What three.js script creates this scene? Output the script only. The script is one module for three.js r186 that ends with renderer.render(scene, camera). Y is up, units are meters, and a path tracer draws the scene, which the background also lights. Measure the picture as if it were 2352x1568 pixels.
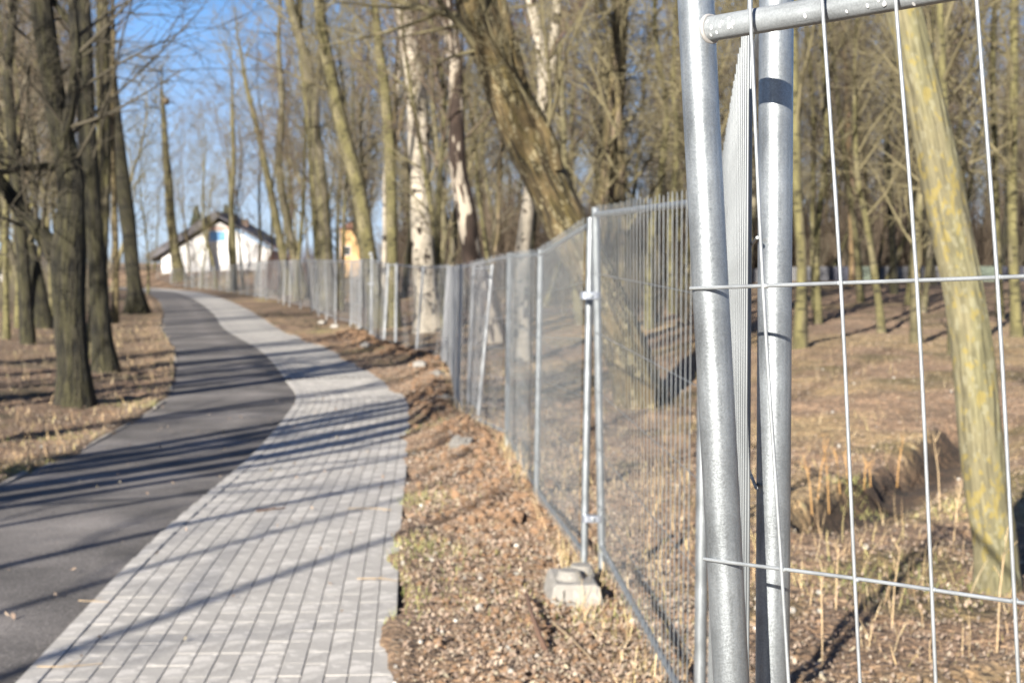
import * as THREE from 'three';
import { mergeGeometries } from 'three/addons/utils/BufferGeometryUtils.js';

// ------------------------------------------------------------------ camera, sky, sun, exposure
const scene = new THREE.Scene();
const EYE = 1.8, PITCH = -0.05248;                       // metres above the path, radians
const camera = new THREE.PerspectiveCamera(25.22, 1024 / 682, 0.05, 900);
camera.filmGauge = 23.5;
camera.position.set(0, EYE, 0);
camera.rotation.set(PITCH, 0, 0);
camera.focus = 1.86;
camera.userData.fStop = 6.6;
scene.add(camera);

const SUN_AZ = THREE.MathUtils.degToRad(33), SUN_EL = THREE.MathUtils.degToRad(26);
const sunDir = new THREE.Vector3(-Math.sin(SUN_AZ) * Math.cos(SUN_EL), Math.sin(SUN_EL), Math.cos(SUN_AZ) * Math.cos(SUN_EL));
{
  const W = 512, Hh = 256, data = new Float32Array(W * Hh * 4);
  const hor = [0.23, 0.285, 0.345], mid = [0.088, 0.19, 0.365], zen = [0.008, 0.026, 0.085], gnd = [0.08, 0.068, 0.052];
  for (let j = 0; j < Hh; j++) for (let i = 0; i < W; i++) {
    const el = ((j + 0.5) / Hh - 0.5) * Math.PI, az = ((i + 0.5) / W - 0.5) * 2 * Math.PI;
    const s = Math.sin(el), o = (j * W + i) * 4;
    const d = new THREE.Vector3(Math.cos(az) * Math.cos(el), s, Math.sin(az) * Math.cos(el));
    const glow = Math.pow(Math.max(0, d.dot(sunDir)), 8) * 0.15;
    for (let c = 0; c < 3; c++) {
      let v;
      if (s < 0) v = gnd[c];
      else { const a = Math.min(1, s / 0.16), b = Math.min(1, Math.max(0, (s - 0.16) / 0.6)); const k = a * a * (3 - 2 * a) * 0.5 + a * 0.5; v = hor[c] + (mid[c] - hor[c]) * k; v += (zen[c] - mid[c]) * Math.pow(b, 0.36); v += glow * [1, 0.95, 0.85][c]; }
      data[o + c] = v;
    }
    data[o + 3] = 1;
  }
  const t = new THREE.DataTexture(data, W, Hh, THREE.RGBAFormat, THREE.FloatType);
  t.mapping = THREE.EquirectangularReflectionMapping; t.magFilter = THREE.LinearFilter; t.needsUpdate = true;
  scene.background = t; scene.environment = t;
}
const sun = new THREE.DirectionalLight(new THREE.Color(1, 0.93, 0.82), 5);
sun.position.copy(sunDir).multiplyScalar(60); sun.target.position.set(0, 0, -20);
sun.castShadow = true; sun.shadow.mapSize.set(4096, 4096);
Object.assign(sun.shadow.camera, { left: -60, right: 60, top: 60, bottom: -60, near: 1, far: 200 });
scene.add(sun, sun.target);
const renderer = new THREE.WebGLRenderer({ antialias: true });
renderer.toneMapping = THREE.LinearToneMapping;
renderer.toneMappingExposure = 3.0;
renderer.shadowMap.enabled = true;

// ------------------------------------------------------------------ helpers
const V = (x, y, z) => new THREE.Vector3(x, y, z);
function rngOf(seed) { let s = seed >>> 0; return () => { s = (s + 0x6d2b79f5) | 0; let t = Math.imul(s ^ (s >>> 15), 1 | s); t = (t + Math.imul(t ^ (t >>> 7), 61 | t)) ^ t; return ((t ^ (t >>> 14)) >>> 0) / 4294967296; }; }
const hash = (x, y, s) => { let h = Math.imul(x | 0, 374761393) ^ Math.imul(y | 0, 668265263) ^ Math.imul(s | 0, 1274126177); h = Math.imul(h ^ (h >>> 13), 1274126177); return ((h ^ (h >>> 16)) >>> 0) / 4294967296; };
const mod = (a, n) => ((a % n) + n) % n;
function vn(x, y, seed = 0, per = 0) {
  const xi = Math.floor(x), yi = Math.floor(y), fx = x - xi, fy = y - yi, u = fx * fx * (3 - 2 * fx), v = fy * fy * (3 - 2 * fy);
  const g = (a, b) => per ? hash(mod(a, per), mod(b, per), seed) : hash(a, b, seed);
  return (g(xi, yi) * (1 - u) + g(xi + 1, yi) * u) * (1 - v) + (g(xi, yi + 1) * (1 - u) + g(xi + 1, yi + 1) * u) * v;
}
function fbm(x, y, seed, oct = 4, per = 0) { let s = 0, a = 0.5, n = 0; for (let i = 0; i < oct; i++) { s += a * vn(x, y, seed + i, per); n += a; a *= 0.5; x *= 2; y *= 2; per *= 2; } return s / n; }
const tn = (u, v, fu, fv, seed) => { const x = u * fu, y = v * fv, xi = Math.floor(x), yi = Math.floor(y), fx = x - xi, fy = y - yi, a = fx * fx * (3 - 2 * fx), b = fy * fy * (3 - 2 * fy), g = (p, q) => hash(mod(p, fu), mod(q, fv), seed); return (g(xi, yi) * (1 - a) + g(xi + 1, yi) * a) * (1 - b) + (g(xi, yi + 1) * (1 - a) + g(xi + 1, yi + 1) * a) * b; };
const tf = (u, v, fu, fv, seed, oct = 4) => { let s = 0, a = 0.5, n = 0; for (let i = 0; i < oct; i++) { s += a * tn(u, v, fu, fv, seed + i); n += a; a *= 0.5; fu *= 2; fv *= 2; } return s / n; };
const sstep = (a, b, x) => { const t = Math.min(1, Math.max(0, (x - a) / (b - a))); return t * t * (3 - 2 * t); };
const lerp = (a, b, t) => a + (b - a) * t;
function interp(table, x) {                                // table of [x, y], rising x
  if (x <= table[0][0]) return table[0][1] + (x - table[0][0]) * (table[1][1] - table[0][1]) / (table[1][0] - table[0][0]);
  for (let i = 1; i < table.length; i++) if (x <= table[i][0]) { const [a, b] = table[i - 1], [c, d] = table[i]; return b + (d - b) * (x - a) / (c - a); }
  const [a, b] = table[table.length - 2], [c, d] = table[table.length - 1]; return d + (x - c) * (d - b) / (c - a);
}
const taken = new Map();
function numbered(name) { const n = taken.get(name) ?? 0; taken.set(name, n + 1); return n ? name + '_' + String(n).padStart(3, '0') : name; }
function tag(o, label, category, group) { if (label) o.userData.label = label; if (category) o.userData.category = category; if (group) o.userData.group = group; return o; }
function thing(name, label, category, pos = V(0, 0, 0), group) { const o = new THREE.Group(); o.name = numbered(name); o.position.copy(pos); tag(o, label, category, group); scene.add(o); return o; }
function part(name, geo, mat, parent) { const m = new THREE.Mesh(geo, mat); m.name = name; m.castShadow = m.receiveShadow = true; parent.add(m); return m; }
function struct(name, geo, mat) { const m = part(numbered(name), geo, mat, scene); m.userData.kind = 'structure'; return m; }
class Geo {
  constructor() { this.p = []; this.n = []; this.uv = []; this.i = []; this.c = null; }
  get count() { return this.p.length / 3; }
  tube(pts, rad, sides = 6, cap = false, bump = null) {
    const n = pts.length, T = new THREE.Vector3(), N = new THREE.Vector3(), B = new THREE.Vector3(), base0 = this.count;
    let len = 0;
    for (let k = 0; k < n; k++) {
      T.subVectors(pts[Math.min(n - 1, k + 1)], pts[Math.max(0, k - 1)]).normalize();
      if (k === 0) { N.set(Math.abs(T.y) > 0.9 ? 1 : 0, Math.abs(T.y) > 0.9 ? 0 : 1, 0); N.addScaledVector(T, -N.dot(T)).normalize(); }
      else { N.addScaledVector(T, -N.dot(T)).normalize(); len += pts[k].distanceTo(pts[k - 1]); }
      B.crossVectors(T, N);
      for (let s = 0; s <= sides; s++) {
        const a = (s % sides) / sides * 2 * Math.PI, ca = Math.cos(a), sa = Math.sin(a), r = rad[k] * (bump ? bump(s % sides, k, a, len) : 1);
        const nx = N.x * ca + B.x * sa, ny = N.y * ca + B.y * sa, nz = N.z * ca + B.z * sa;
        this.p.push(pts[k].x + nx * r, pts[k].y + ny * r, pts[k].z + nz * r); this.n.push(nx, ny, nz);
        this.uv.push(s / sides * 2 * Math.PI * rad[0], len);
      }
    }
    const w = sides + 1;
    for (let k = 0; k < n - 1; k++) for (let s = 0; s < sides; s++) {
      const a = base0 + k * w + s, b = a + w;
      this.i.push(a, a + 1, b, b, a + 1, b + 1);
    }
    if (cap) for (const k of [0, n - 1]) {
      const c = this.count; T.subVectors(pts[k ? k : 1], pts[k ? k - 1 : 0]).normalize().multiplyScalar(k ? 1 : -1);
      this.p.push(pts[k].x + T.x * rad[k] * 0.25, pts[k].y + T.y * rad[k] * 0.25, pts[k].z + T.z * rad[k] * 0.25); this.n.push(T.x, T.y, T.z); this.uv.push(0, 0);
      for (let s = 0; s < sides; s++) { const a = base0 + k * w + s; k ? this.i.push(a, a + 1, c) : this.i.push(a + 1, a, c); }
    }
    return this;
  }
  quad(a, b, c, d, nrm) { const o = this.count; for (const q of [a, b, c, d]) { this.p.push(q.x, q.y, q.z); this.n.push(nrm.x, nrm.y, nrm.z); this.uv.push(q.x, q.z); } this.i.push(o, o + 1, o + 2, o, o + 2, o + 3); }
  build(off) {
    const g = new THREE.BufferGeometry();
    if (off) for (let k = 0; k < this.p.length; k += 3) { this.p[k] -= off.x; this.p[k + 1] -= off.y; this.p[k + 2] -= off.z; }
    g.setAttribute('position', new THREE.BufferAttribute(new Float32Array(this.p), 3));
    g.setAttribute('normal', new THREE.BufferAttribute(new Float32Array(this.n), 3));
    g.setAttribute('uv', new THREE.BufferAttribute(new Float32Array(this.uv), 2));
    g.setIndex(this.i);
    return g;
  }
}
function makeTex(size, f, srgb = true) {
  const data = new Uint8Array(size * size * 4);
  for (let j = 0; j < size; j++) for (let i = 0; i < size; i++) { const c = f(i / size, j / size), o = (j * size + i) * 4; data[o] = c[0]; data[o + 1] = c[1]; data[o + 2] = c[2]; data[o + 3] = 255; }
  const t = new THREE.DataTexture(data, size, size); t.wrapS = t.wrapT = THREE.RepeatWrapping; t.magFilter = THREE.LinearFilter; t.needsUpdate = true;
  if (srgb) t.colorSpace = THREE.SRGBColorSpace;
  return t;
}
const rep = (t, a, b) => { const c = t.clone(); c.repeat.set(a, b); c.needsUpdate = true; return c; };
const grey = (v) => { const k = Math.max(0, Math.min(255, v * 255)); return [k, k, k]; };
const std = (o) => new THREE.MeshStandardMaterial(o);
const lin = (r, g, b) => new THREE.Color().setRGB(r, g, b);

// the lens: a direction for a point of the picture, used to lay things out in metres at a chosen distance
const FPX = 3503, CP = Math.cos(-PITCH), SP = Math.sin(-PITCH);
function at(px, py, d) { const a = (px - 1176) / FPX, b = (784 - py) / FPX, y = b * CP - SP, f = CP + b * SP; return V(a / f * d, EYE + y / f * d, -d); }
const pxm = (d) => FPX / d;

// ------------------------------------------------------------------ terrain
const BX = [[-20, -1.0], [0, -1.6], [3, -1.9], [6.5, -2.11], [9.85, -2.33], [13.7, -2.56], [16, -2.7], [19.5, -2.92], [22.5, -3.2], [26, -3.9], [33.7, -5.55], [45, -8.5], [59, -11.6], [88, -18.8], [103, -23.5], [112, -28], [118, -35], [122, -46]]; // line between asphalt and pavers: depth, x
const FX = [[-20, 4], [0, 0.25], [2, 0.3], [5.2, 0.66], [8.3, 0.45], [11.8, 0.2], [16, -0.05], [19.5, -0.68], [29.4, -1.25], [32, -1.9], [35, -2.8], [40, -3.75], [47, -5], [59, -7.7], [67, -10], [78, -13.2], [88, -15.8], [104, -20.4], [118, -25], [124, -36]];
const bx = (d) => interp(BX, d), fx = (d) => interp(FX, d);
const PW = 1.6, AW = 1.86;
const shadowBand = (x, d) => [(x - 2.05) * 0.895 - (d - 11.2) * 0.446, (x - 2.05) * 0.446 + (d - 11.2) * 0.895];   // added dip with painted shadow right of the fence: distance across, along
const inShadowBand = (x, d) => { const [q, t] = shadowBand(x, d); return q > -0.05 && q < 0.6 && t > -0.6 && t < 6.6; };
function H(x, d) {
  let h = -0.22 * sstep(8, 17, d);
  const s = x - fx(d);
  h += 0.55 * sstep(0.8, 7, s) * sstep(9, 26, d) + 0.75 * sstep(5, 18, s) * sstep(16, 58, d);
  const l = bx(d) - AW - x;
  h += 0.18 * sstep(0.5, 5, l) * sstep(6, 14, d);
  // ground dip added under the painted shadow band
  { const [q, t] = shadowBand(x, d); h -= 0.27 * sstep(-0.06, 0.14, q + 0.07 * Math.sin(t * 2.1) + 0.05 * Math.sin(t * 5.3)) * (1 - sstep(0.2, 1.2, q)) * sstep(-1.2, 0.3, t) * (1 - sstep(5.6, 7.4, t)); }
  return h;
}
function bumps(x, d) {
  const l = bx(d) - AW - x + (fbm(d * 1.3, 2, 73, 3) - 0.5) * 0.16, r = x - (bx(d) + PW) + (fbm(d * 1.1, 5, 75, 3) - 0.42) * 0.30;
  const out = Math.max(l, r), m = sstep(0.0, 0.4, out);
  if (out < -0.06) return -0.05;
  let b = lerp(-0.05, 0.034, sstep(-0.05, 0.04, out)) - 0.012 * sstep(0.1, 0.4, out) + m * ((fbm(x * 1.1, d * 1.1, 5, 3) - 0.5) * 0.09 + (fbm(x * 5, d * 5, 9, 4) - 0.5) * 0.10) + 0.02 * (fbm(x * 6, d * 6, 21, 2) - 0.5) * sstep(-0.03, 0.1, out);
  const s = x - fx(d);                                       // heaps of raked leaves along the fence foot
  if (d > 9.5 && d < 46) b += m * 0.15 * Math.exp(-((s + 0.3) ** 2) / 0.2) * sstep(9.5, 13, d) * (0.3 + fbm(d * 0.9, x * 0.9, 31, 3));
  return b;
}
const ground = (x, d) => H(x, d) + bumps(x, d);
function G(px, py) { let a = 2, hit = null; for (let d = 2; d < 400; d *= 1.004) { const p = at(px, py, d); if (p.y < H(p.x, d)) { hit = d; break; } } const d = hit ?? 300, p = at(px, py, d); return V(p.x, ground(p.x, d), -d); }
const onGround = (x, d) => V(x, ground(x, d), -d);

const R0 = rngOf(11);
const soilTex = makeTex(512, (u, v) => {
  const a = fbm(u * 16, v * 16, 3, 4, 16), b = fbm(u * 60, v * 60, 8, 3, 60), c = vn(u * 110, v * 110, 14, 110);
  let k = 0.52 + 0.52 * (a * 0.4 + b * 0.6);
  const leaf = vn(u * 44, v * 44, 77, 44) > 0.62 ? 1.22 : 1; k *= leaf; if (c < 0.12) k *= 0.55;
  const w = vn(u * 40, v * 40, 55, 40);
  return [Math.min(255, 235 * k + 10 * w), Math.min(255, 222 * k), Math.min(255, 205 * k - 8 * w)];
});
const soilBump = makeTex(512, (u, v) => grey(fbm(u * 48, v * 48, 8, 4, 48)), false);
{
  const ds = [], xs = [];
  for (let d = -30; d < 2; d += 1.5) ds.push(d);
  for (let d = 2, s = 0.2; d < 600; d += s) { ds.push(d); s = d < 4.5 ? 0.2 : d < 13 ? 0.075 : Math.max(0.075, (d - 13) * 0.018 + 0.075); }
  for (let k = 0, x = 0, s = 0.07; x < 420; k++) { xs.push(x); if (k) xs.unshift(-x); x += s; if (x > 5) s *= 1.05; }
  const p = [], uv = [], c = [], idx = [], W = xs.length;
  const hgt = (x, d) => d > 3 && d < 60 ? ground(x, d) : H(x, d) + (Math.max(bx(d) - AW - x, x - bx(d) - PW) < 0.1 ? -0.05 : 0);
  const shift = (d) => lerp(-1.1, Math.max(-30, bx(d)) * 0.75, sstep(14, 40, d));
  const grid = ds.map((d) => xs.map((x) => hgt(x + shift(d), d)));
  ds.forEach((d, j) => xs.forEach((x0, i) => {
    const x = x0 + shift(d);
    p.push(x, grid[j][i], -d); uv.push(x, -d);
    // litter, bare soil, old grass and moss patches
    const big = fbm(x * 0.35 + 7, d * 0.35, 41, 3), med = fbm(x * 1.3, d * 1.3, 43, 3), s = x - fx(d);
    const litter = [0.40, 0.315, 0.245], soil = [0.245, 0.195, 0.15], straw = [0.47, 0.40, 0.255], moss = [0.13, 0.135, 0.05];
    let col = litter.slice();
    const mix = (to, k) => { for (let q = 0; q < 3; q++) col[q] = lerp(col[q], to[q], k); };
    mix(soil, sstep(0.5, 0.68, med) * 0.7);
    mix(straw, sstep(0.48, 0.62, big) * (s > 0 ? 0.85 : 0.35));
    mix(moss, sstep(0.58, 0.72, fbm(x * 0.9, d * 0.9, 47, 3)) * 0.65);
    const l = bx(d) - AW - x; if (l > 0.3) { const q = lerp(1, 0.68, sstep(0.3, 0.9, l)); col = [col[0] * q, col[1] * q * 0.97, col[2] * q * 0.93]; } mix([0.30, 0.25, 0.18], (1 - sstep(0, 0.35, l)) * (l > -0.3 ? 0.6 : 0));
    { const [q, t] = shadowBand(x, d); mix([0.075, 0.055, 0.04], sstep(-0.1, 0.02, q) * (1 - sstep(0.3, 0.75, q)) * sstep(-1.0, 0.2, t) * (1 - sstep(5.6, 6.8, t))); }  // dark colour stands in for a cast shadow lying across the ground
    c.push(...col);
  }));
  for (let j = 0; j < ds.length - 1; j++) for (let i = 0; i < W - 1; i++) { const a = j * W + i, b = a + W; idx.push(a, a + 1, b, b, a + 1, b + 1); }
  const g = new THREE.BufferGeometry();
  g.setAttribute('position', new THREE.BufferAttribute(new Float32Array(p), 3)); g.setAttribute('uv', new THREE.BufferAttribute(new Float32Array(uv), 2)); g.setAttribute('color', new THREE.BufferAttribute(new Float32Array(c), 3)); g.setIndex(idx); g.computeVertexNormals();
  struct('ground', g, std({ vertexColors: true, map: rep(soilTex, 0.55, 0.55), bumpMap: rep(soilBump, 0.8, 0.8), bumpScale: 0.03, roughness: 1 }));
}

// ------------------------------------------------------------------ the path: asphalt lane and paved footway
const curve = new THREE.CatmullRomCurve3(BX.map(([d, x]) => V(x, 0, -d)), false, 'centripetal');
const CL = curve.getLength(); curve.arcLengthDivisions = 1200; curve.updateArcLengths();
const frameAt = (s) => { const t = Math.min(1, Math.max(0, s / CL)), p = curve.getPointAt(t), T = curve.getTangentAt(t); return { p, T, N: V(-T.z, 0, T.x) }; };  // N points to the right of travel
function sOf(d) { let a = 0, b = CL; for (let k = 0; k < 40; k++) { const m = (a + b) / 2; if (-curve.getPointAt(m / CL).z < d) a = m; else b = m; } return a; }
function strip(o0, o1, s0, s1, lift, nAcross = 2, edge = 0) {
  const g = new Geo(), list = []; for (let s = s0; s < s1; s += Math.min(0.3 + Math.max(0, s - 50) * 0.01, s1 - s + 1e-3)) list.push(s); list.push(s1);
  for (const s of list) { const { p, N } = frameAt(s);
    for (let k = 0; k <= nAcross; k++) { const e = edge && (k === 0) ? (fbm(s * 1.7, 1, 71, 3) - 0.5) * edge : 0, o = lerp(o0, o1, k / nAcross) + e, x = p.x + N.x * o, z = p.z + N.z * o;
      g.p.push(x, H(x, -z) + lift, z); g.n.push(0, 1, 0); g.uv.push(o, s); } }
  const w = nAcross + 1; for (let j = 0; j < list.length - 1; j++) for (let k = 0; k < nAcross; k++) { const a = j * w + k, b = a + w; g.i.push(a, a + 1, b, b, a + 1, b + 1); }
  return g.build();
}
const asphaltTex = makeTex(1024, (u, v) => { const a = tf(u, v, 5, 5, 3, 5), b = vn(u * 420, v * 420, 8, 420), c = vn(u * 260, v * 260, 11, 260); const k = 0.62 + 0.5 * (a - 0.5) + 0.28 * (b - 0.5) + (c > 0.9 ? 0.25 : 0); return [k * 255, k * 250, k * 250].map((q) => Math.min(255, q)); });
const asphaltMat = std({ map: rep(asphaltTex, 0.32, 0.32), bumpMap: rep(asphaltTex, 0.32, 0.32), bumpScale: 0.006, color: lin(0.335, 0.32, 0.30), roughness: 0.85 });
struct('asphalt_path', strip(-AW, 0.05, 0, CL, 0.012, 4, 0.14), asphaltMat);
const jointMat = std({ color: lin(0.10, 0.085, 0.07), map: rep(soilTex, 1, 1), roughness: 1 });
const S_NEAR = sOf(4.6), S_FAR = sOf(26);
const paveTex = makeTex(512, (u, v) => { const a = fbm(u * 5, v * 5, 23, 4, 5), b = vn(u * 150, v * 150, 28, 150), c = fbm(u * 11, v * 11, 29, 3, 11); const k = 0.80 + 0.17 * (a - 0.5) + 0.1 * (b - 0.5) + (c > 0.66 ? 0.10 : 0); return [k * 253, k * 250, k * 246].map((q) => Math.min(255, q)); });
const paverSheetTex = makeTex(512, (u, v) => { const a = fbm(u * 8, v * 8, 23, 3, 8); let k = 0.78 + 0.25 * (a - 0.5) + 0.08 * (hash(Math.floor(u * 16), Math.floor(v * 8), 4) - 0.5); if (mod(u * 16, 1) < 0.1) k *= 0.62; if (mod(v * 8, 1) < 0.03) k *= 0.85; return [k * 253, k * 250, k * 246]; });
const footway = struct('paved_footway', strip(0, PW, 0, S_FAR, 0.0, 3), jointMat);
part('far_pavers', strip(0, PW, S_FAR, CL, 0.022, 3, 0), std({ map: rep(paverSheetTex, 0.625, 0.625), color: lin(0.66, 0.645, 0.62), roughness: 0.9 }), footway).userData.kind = 'stuff';
function paverGeo(w, l, h, c) {                               // a block with chamfered top edges
  const g = new Geo(), A = [[-w / 2, -l / 2], [w / 2, -l / 2], [w / 2, l / 2], [-w / 2, l / 2]], T = A.map(([x, z]) => V(x - Math.sign(x) * c, h, z - Math.sign(z) * c)), M = A.map(([x, z]) => V(x, h - c, z)), B = A.map(([x, z]) => V(x, 0, z));
  g.quad(T[3], T[2], T[1], T[0], V(0, 1, 0));
  for (let k = 0; k < 4; k++) { const q = (k + 1) % 4, n = V(A[k][0] + A[q][0], 0, A[k][1] + A[q][1]).normalize(); g.quad(T[k], T[q], M[q], M[k], n.clone().add(V(0, 1, 0)).normalize()); g.quad(M[k], M[q], B[q], B[k], n); }
  return g.build();
}
{
  const variants = [0, 1, 2, 3].map((k) => { const g = paverGeo(0.0965, 0.1990, 0.045, 0.0026); const uv = g.attributes.uv; for (let i = 0; i < uv.count; i++) uv.setXY(i, uv.getX(i) + k * 0.23, uv.getY(i) + k * 0.37); return g; });
  const kerb = paverGeo(0.0965, 0.497, 0.05, 0.003);
  const tones = [[0.615, 0.602, 0.58], [0.622, 0.609, 0.587], [0.603, 0.589, 0.568], [0.632, 0.618, 0.595], [0.618, 0.604, 0.582]].map((c) => std({ map: rep(paveTex, 1.3, 1.3), bumpMap: rep(asphaltTex, 2, 2), bumpScale: 0.0015, color: lin(...c), roughness: 0.9 }));
  const rest = [[], [], [], [], []], L = S_FAR - S_NEAR, r = rngOf(5), one = new Map();
  let made = 0;
  const put = (name, geo, s, off, len, tone, own) => {
    const { p, T, N } = frameAt(s + len / 2), x = p.x + N.x * off, z = p.z + N.z * off, y = H(x, -z) - 0.023 + (r() - 0.5) * 0.003;
    const k = (frameAt(s + len).p.clone().addScaledVector(frameAt(s + len).N, off).distanceTo(frameAt(s).p.clone().addScaledVector(frameAt(s).N, off))) / len;
    const m = new THREE.Matrix4().makeRotationY(Math.atan2(-T.x, -T.z)), e = new THREE.Matrix4().makeRotationZ((r() - 0.5) * 0.012);
    m.multiply(e).scale(V(1, 1, k)).setPosition(x, y, z);
    if (own) { const o = part(name, geo, tones[tone], footway); o.applyMatrix4(m); } else { const g = geo.clone(); g.applyMatrix4(m); rest[tone].push(g); }
  };
  for (let s = S_NEAR, row = 0; s < S_FAR - 0.2; s += 0.2, row++) for (let k = 1; k < 16; k++) {
    const off = 0.05 + k * 0.1, d = -frameAt(s).p.z, x = frameAt(s).p.x + off;
    const seen = d > 6.3 && Math.abs(x) < d * 0.345, own = seen && made < 280; if (own) made++;
    put('paver', variants[Math.floor(r() * 4)], s, off, 0.2, Math.floor(r() * 5), own);
  }
  let kk = 0;
  for (let s = S_NEAR; s < S_FAR - 0.6; s += 0.5, kk++) put('kerb_stone', kerb, s, 0.05, 0.5, kk % 2, kk < 20);
  rest.forEach((list, k) => { if (!list.length) return; part('far_pavers', mergeGeometries(list), tones[k], footway).userData.kind = 'stuff'; });
}
{ // thin concrete edging on the left side of the asphalt, half sunk in the litter
  const g = paverGeo(0.06, 0.98, 0.06, 0.004), m = std({ color: lin(0.42, 0.39, 0.35), map: rep(paveTex, 1, 1), roughness: 0.95 }), e = thing('path_edging', 'low concrete edging half buried along the left side of the asphalt path', 'kerb');
  for (let s = sOf(6), k = 0; s < sOf(48); s += 1, k++) { const { p, T, N } = frameAt(s + 0.5), o = -AW - 0.02, x = p.x + N.x * o, z = p.z + N.z * o, b = part('edging_stone', g, m, e); b.position.set(x, H(x, -z) - 0.055 + 0.025 * hash(k, 3, 5), z); b.rotation.y = Math.atan2(-T.x, -T.z); }
}

// ------------------------------------------------------------------ houses and the low wall
const box = (w, h, d, x, y, z) => { const g = new THREE.BoxGeometry(w, h, d); g.translate(x, y, z); return g; };
const plasterTex = makeTex(256, (u, v) => grey(0.9 + 0.12 * (fbm(u * 6, v * 6, 3, 4, 6) - 0.5)));
const whiteWall = std({ color: lin(0.80, 0.79, 0.77), map: rep(plasterTex, 0.3, 0.3), roughness: 0.95 }), roofMat = std({ color: lin(0.075, 0.07, 0.08), roughness: 0.7 }), frameMat = std({ color: lin(0.7, 0.7, 0.7), roughness: 0.5 });
const darkGlass = std({ color: lin(0.04, 0.045, 0.05), roughness: 0.25 });
const glassMat = new THREE.MeshPhysicalMaterial({ color: lin(0.16, 0.36, 0.62), roughness: 0.3, metalness: 0.3, specularIntensity: 1 });
{
  const D = 127, k = pxm(D), gy = H(at(500, 640, D).x, D), c = at(495, 640, D), hs = thing('white_house', 'low white house with a dark gable roof and blue attic window beyond the path bend', 'house', V(c.x, gy, -D));
  const X = (px) => (px - 495) / k, Y = (py) => at(495, py, D).y - gy;
  const sh = new THREE.Shape([[371, 760], [371, 588], [505, 510], [622, 575], [627, 760]].map(([a, b]) => new THREE.Vector2(X(a), b === 760 ? -0.3 : Y(b))));
  const hole = new THREE.Path([[479, 556], [521, 556], [521, 529], [479, 529]].map(([a, b]) => new THREE.Vector2(X(a), Y(b)))); sh.holes.push(hole);
  const wg = new THREE.ExtrudeGeometry(sh, { depth: 0.35, bevelEnabled: false }); wg.translate(0, 0, -0.35); part('gable_wall', wg, whiteWall, hs);
  part('side_wall', box(0.3, Y(588) + 0.3, 9, X(371) + 0.15, Y(588) / 2 - 0.15, -4.86), whiteWall, hs); part('side_wall', box(0.3, Y(575) + 0.3, 9, X(622) - 0.15, Y(575) / 2 - 0.15, -4.86), whiteWall, hs);
  for (const [x0, y0, x1, y1] of [[346, 600, 506, 500], [506, 500, 634, 572]]) {
    const a = V(X(x0), Y(y0), 0), b = V(X(x1), Y(y1), 0), t = b.clone().sub(a), L = t.length(), th = x0 < 400 ? 0.6 : 0.16, g = new THREE.BoxGeometry(L + 0.1, th, 10.6); g.translate(0, th / 2 + 0.02, -4.7); g.rotateZ(Math.atan2(t.y, t.x)); g.translate((a.x + b.x) / 2, (a.y + b.y) / 2, 0); part('roof', g, roofMat, hs);
  }
  const wy = (Y(556) + Y(529)) / 2, ww = X(521) - X(479), wh = Y(529) - Y(556), wx = (X(479) + X(521)) / 2;
  const w = part('window', mergeGeometries([box(ww, 0.1, 0.12, wx, wy + wh / 2 - 0.05, -0.1), box(ww, 0.1, 0.12, wx, wy - wh / 2 + 0.05, -0.1), box(0.08, wh - 0.2, 0.12, wx - ww / 2 + 0.04, wy, -0.1), box(0.08, wh - 0.2, 0.12, wx + ww / 2 - 0.04, wy, -0.1)]), frameMat, hs);
  const pane = part('pane', box(ww - 0.16, wh - 0.2, 0.02, wx, wy, -0.12), glassMat, w); 
  part('window_head', box(ww + 0.3, 0.18, 0.1, wx, wy + wh / 2 + 0.18, 0.05), std({ color: lin(0.55, 0.36, 0.3), roughness: 0.9 }), hs);
  part('chimney', box(0.6, 0.9, 0.6, X(545), Y(508) - 0.2, -4), std({ color: lin(0.10, 0.07, 0.06), roughness: 0.95 }), hs);
}
{ const D = 112, c = at(806, 640, D), gy = H(c.x, D), k = pxm(D), hs = thing('ochre_house', 'small ochre plastered house showing between trunks above the fence', 'house', V(c.x, gy, -D)), h = at(806, 527, D).y - gy;
  part('wall', box(48 / k, h, 5, 0, h / 2, -2.5), std({ color: lin(0.72, 0.46, 0.22), map: rep(plasterTex, 0.4, 0.4), roughness: 0.95 }), hs);
  const s = new THREE.Shape([new THREE.Vector2(-1.0, h), new THREE.Vector2(0, h + 0.55), new THREE.Vector2(1.0, h)]), g = new THREE.ExtrudeGeometry(s, { depth: 5.4, bevelEnabled: false }); g.translate(0, 0.003, -5.2); part('roof', g, std({ color: lin(0.16, 0.07, 0.05), roughness: 0.8 }), hs);
  const w = part('window', box(0.5, 0.7, 0.1, -0.25, h * 0.55, 0.02), frameMat, hs); part('pane', box(0.4, 0.6, 0.02, -0.25, h * 0.55, 0.082), darkGlass, w); }
{ const D = 120, c = at(1040, 640, D), gy = H(c.x, D), hs = thing('pale_house', 'pale house glimpsed between the two birches', 'house', V(c.x, gy, -D)), h = at(1040, 535, D).y - gy;
  part('wall', box(2.6, h, 5, 0, h / 2, -2.5), std({ color: lin(0.72, 0.6, 0.46), map: rep(plasterTex, 0.4, 0.4), roughness: 0.95 }), hs); part('roof', box(3.0, 0.25, 5.4, 0, h + 0.13, -2.5), roofMat, hs); }
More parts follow.
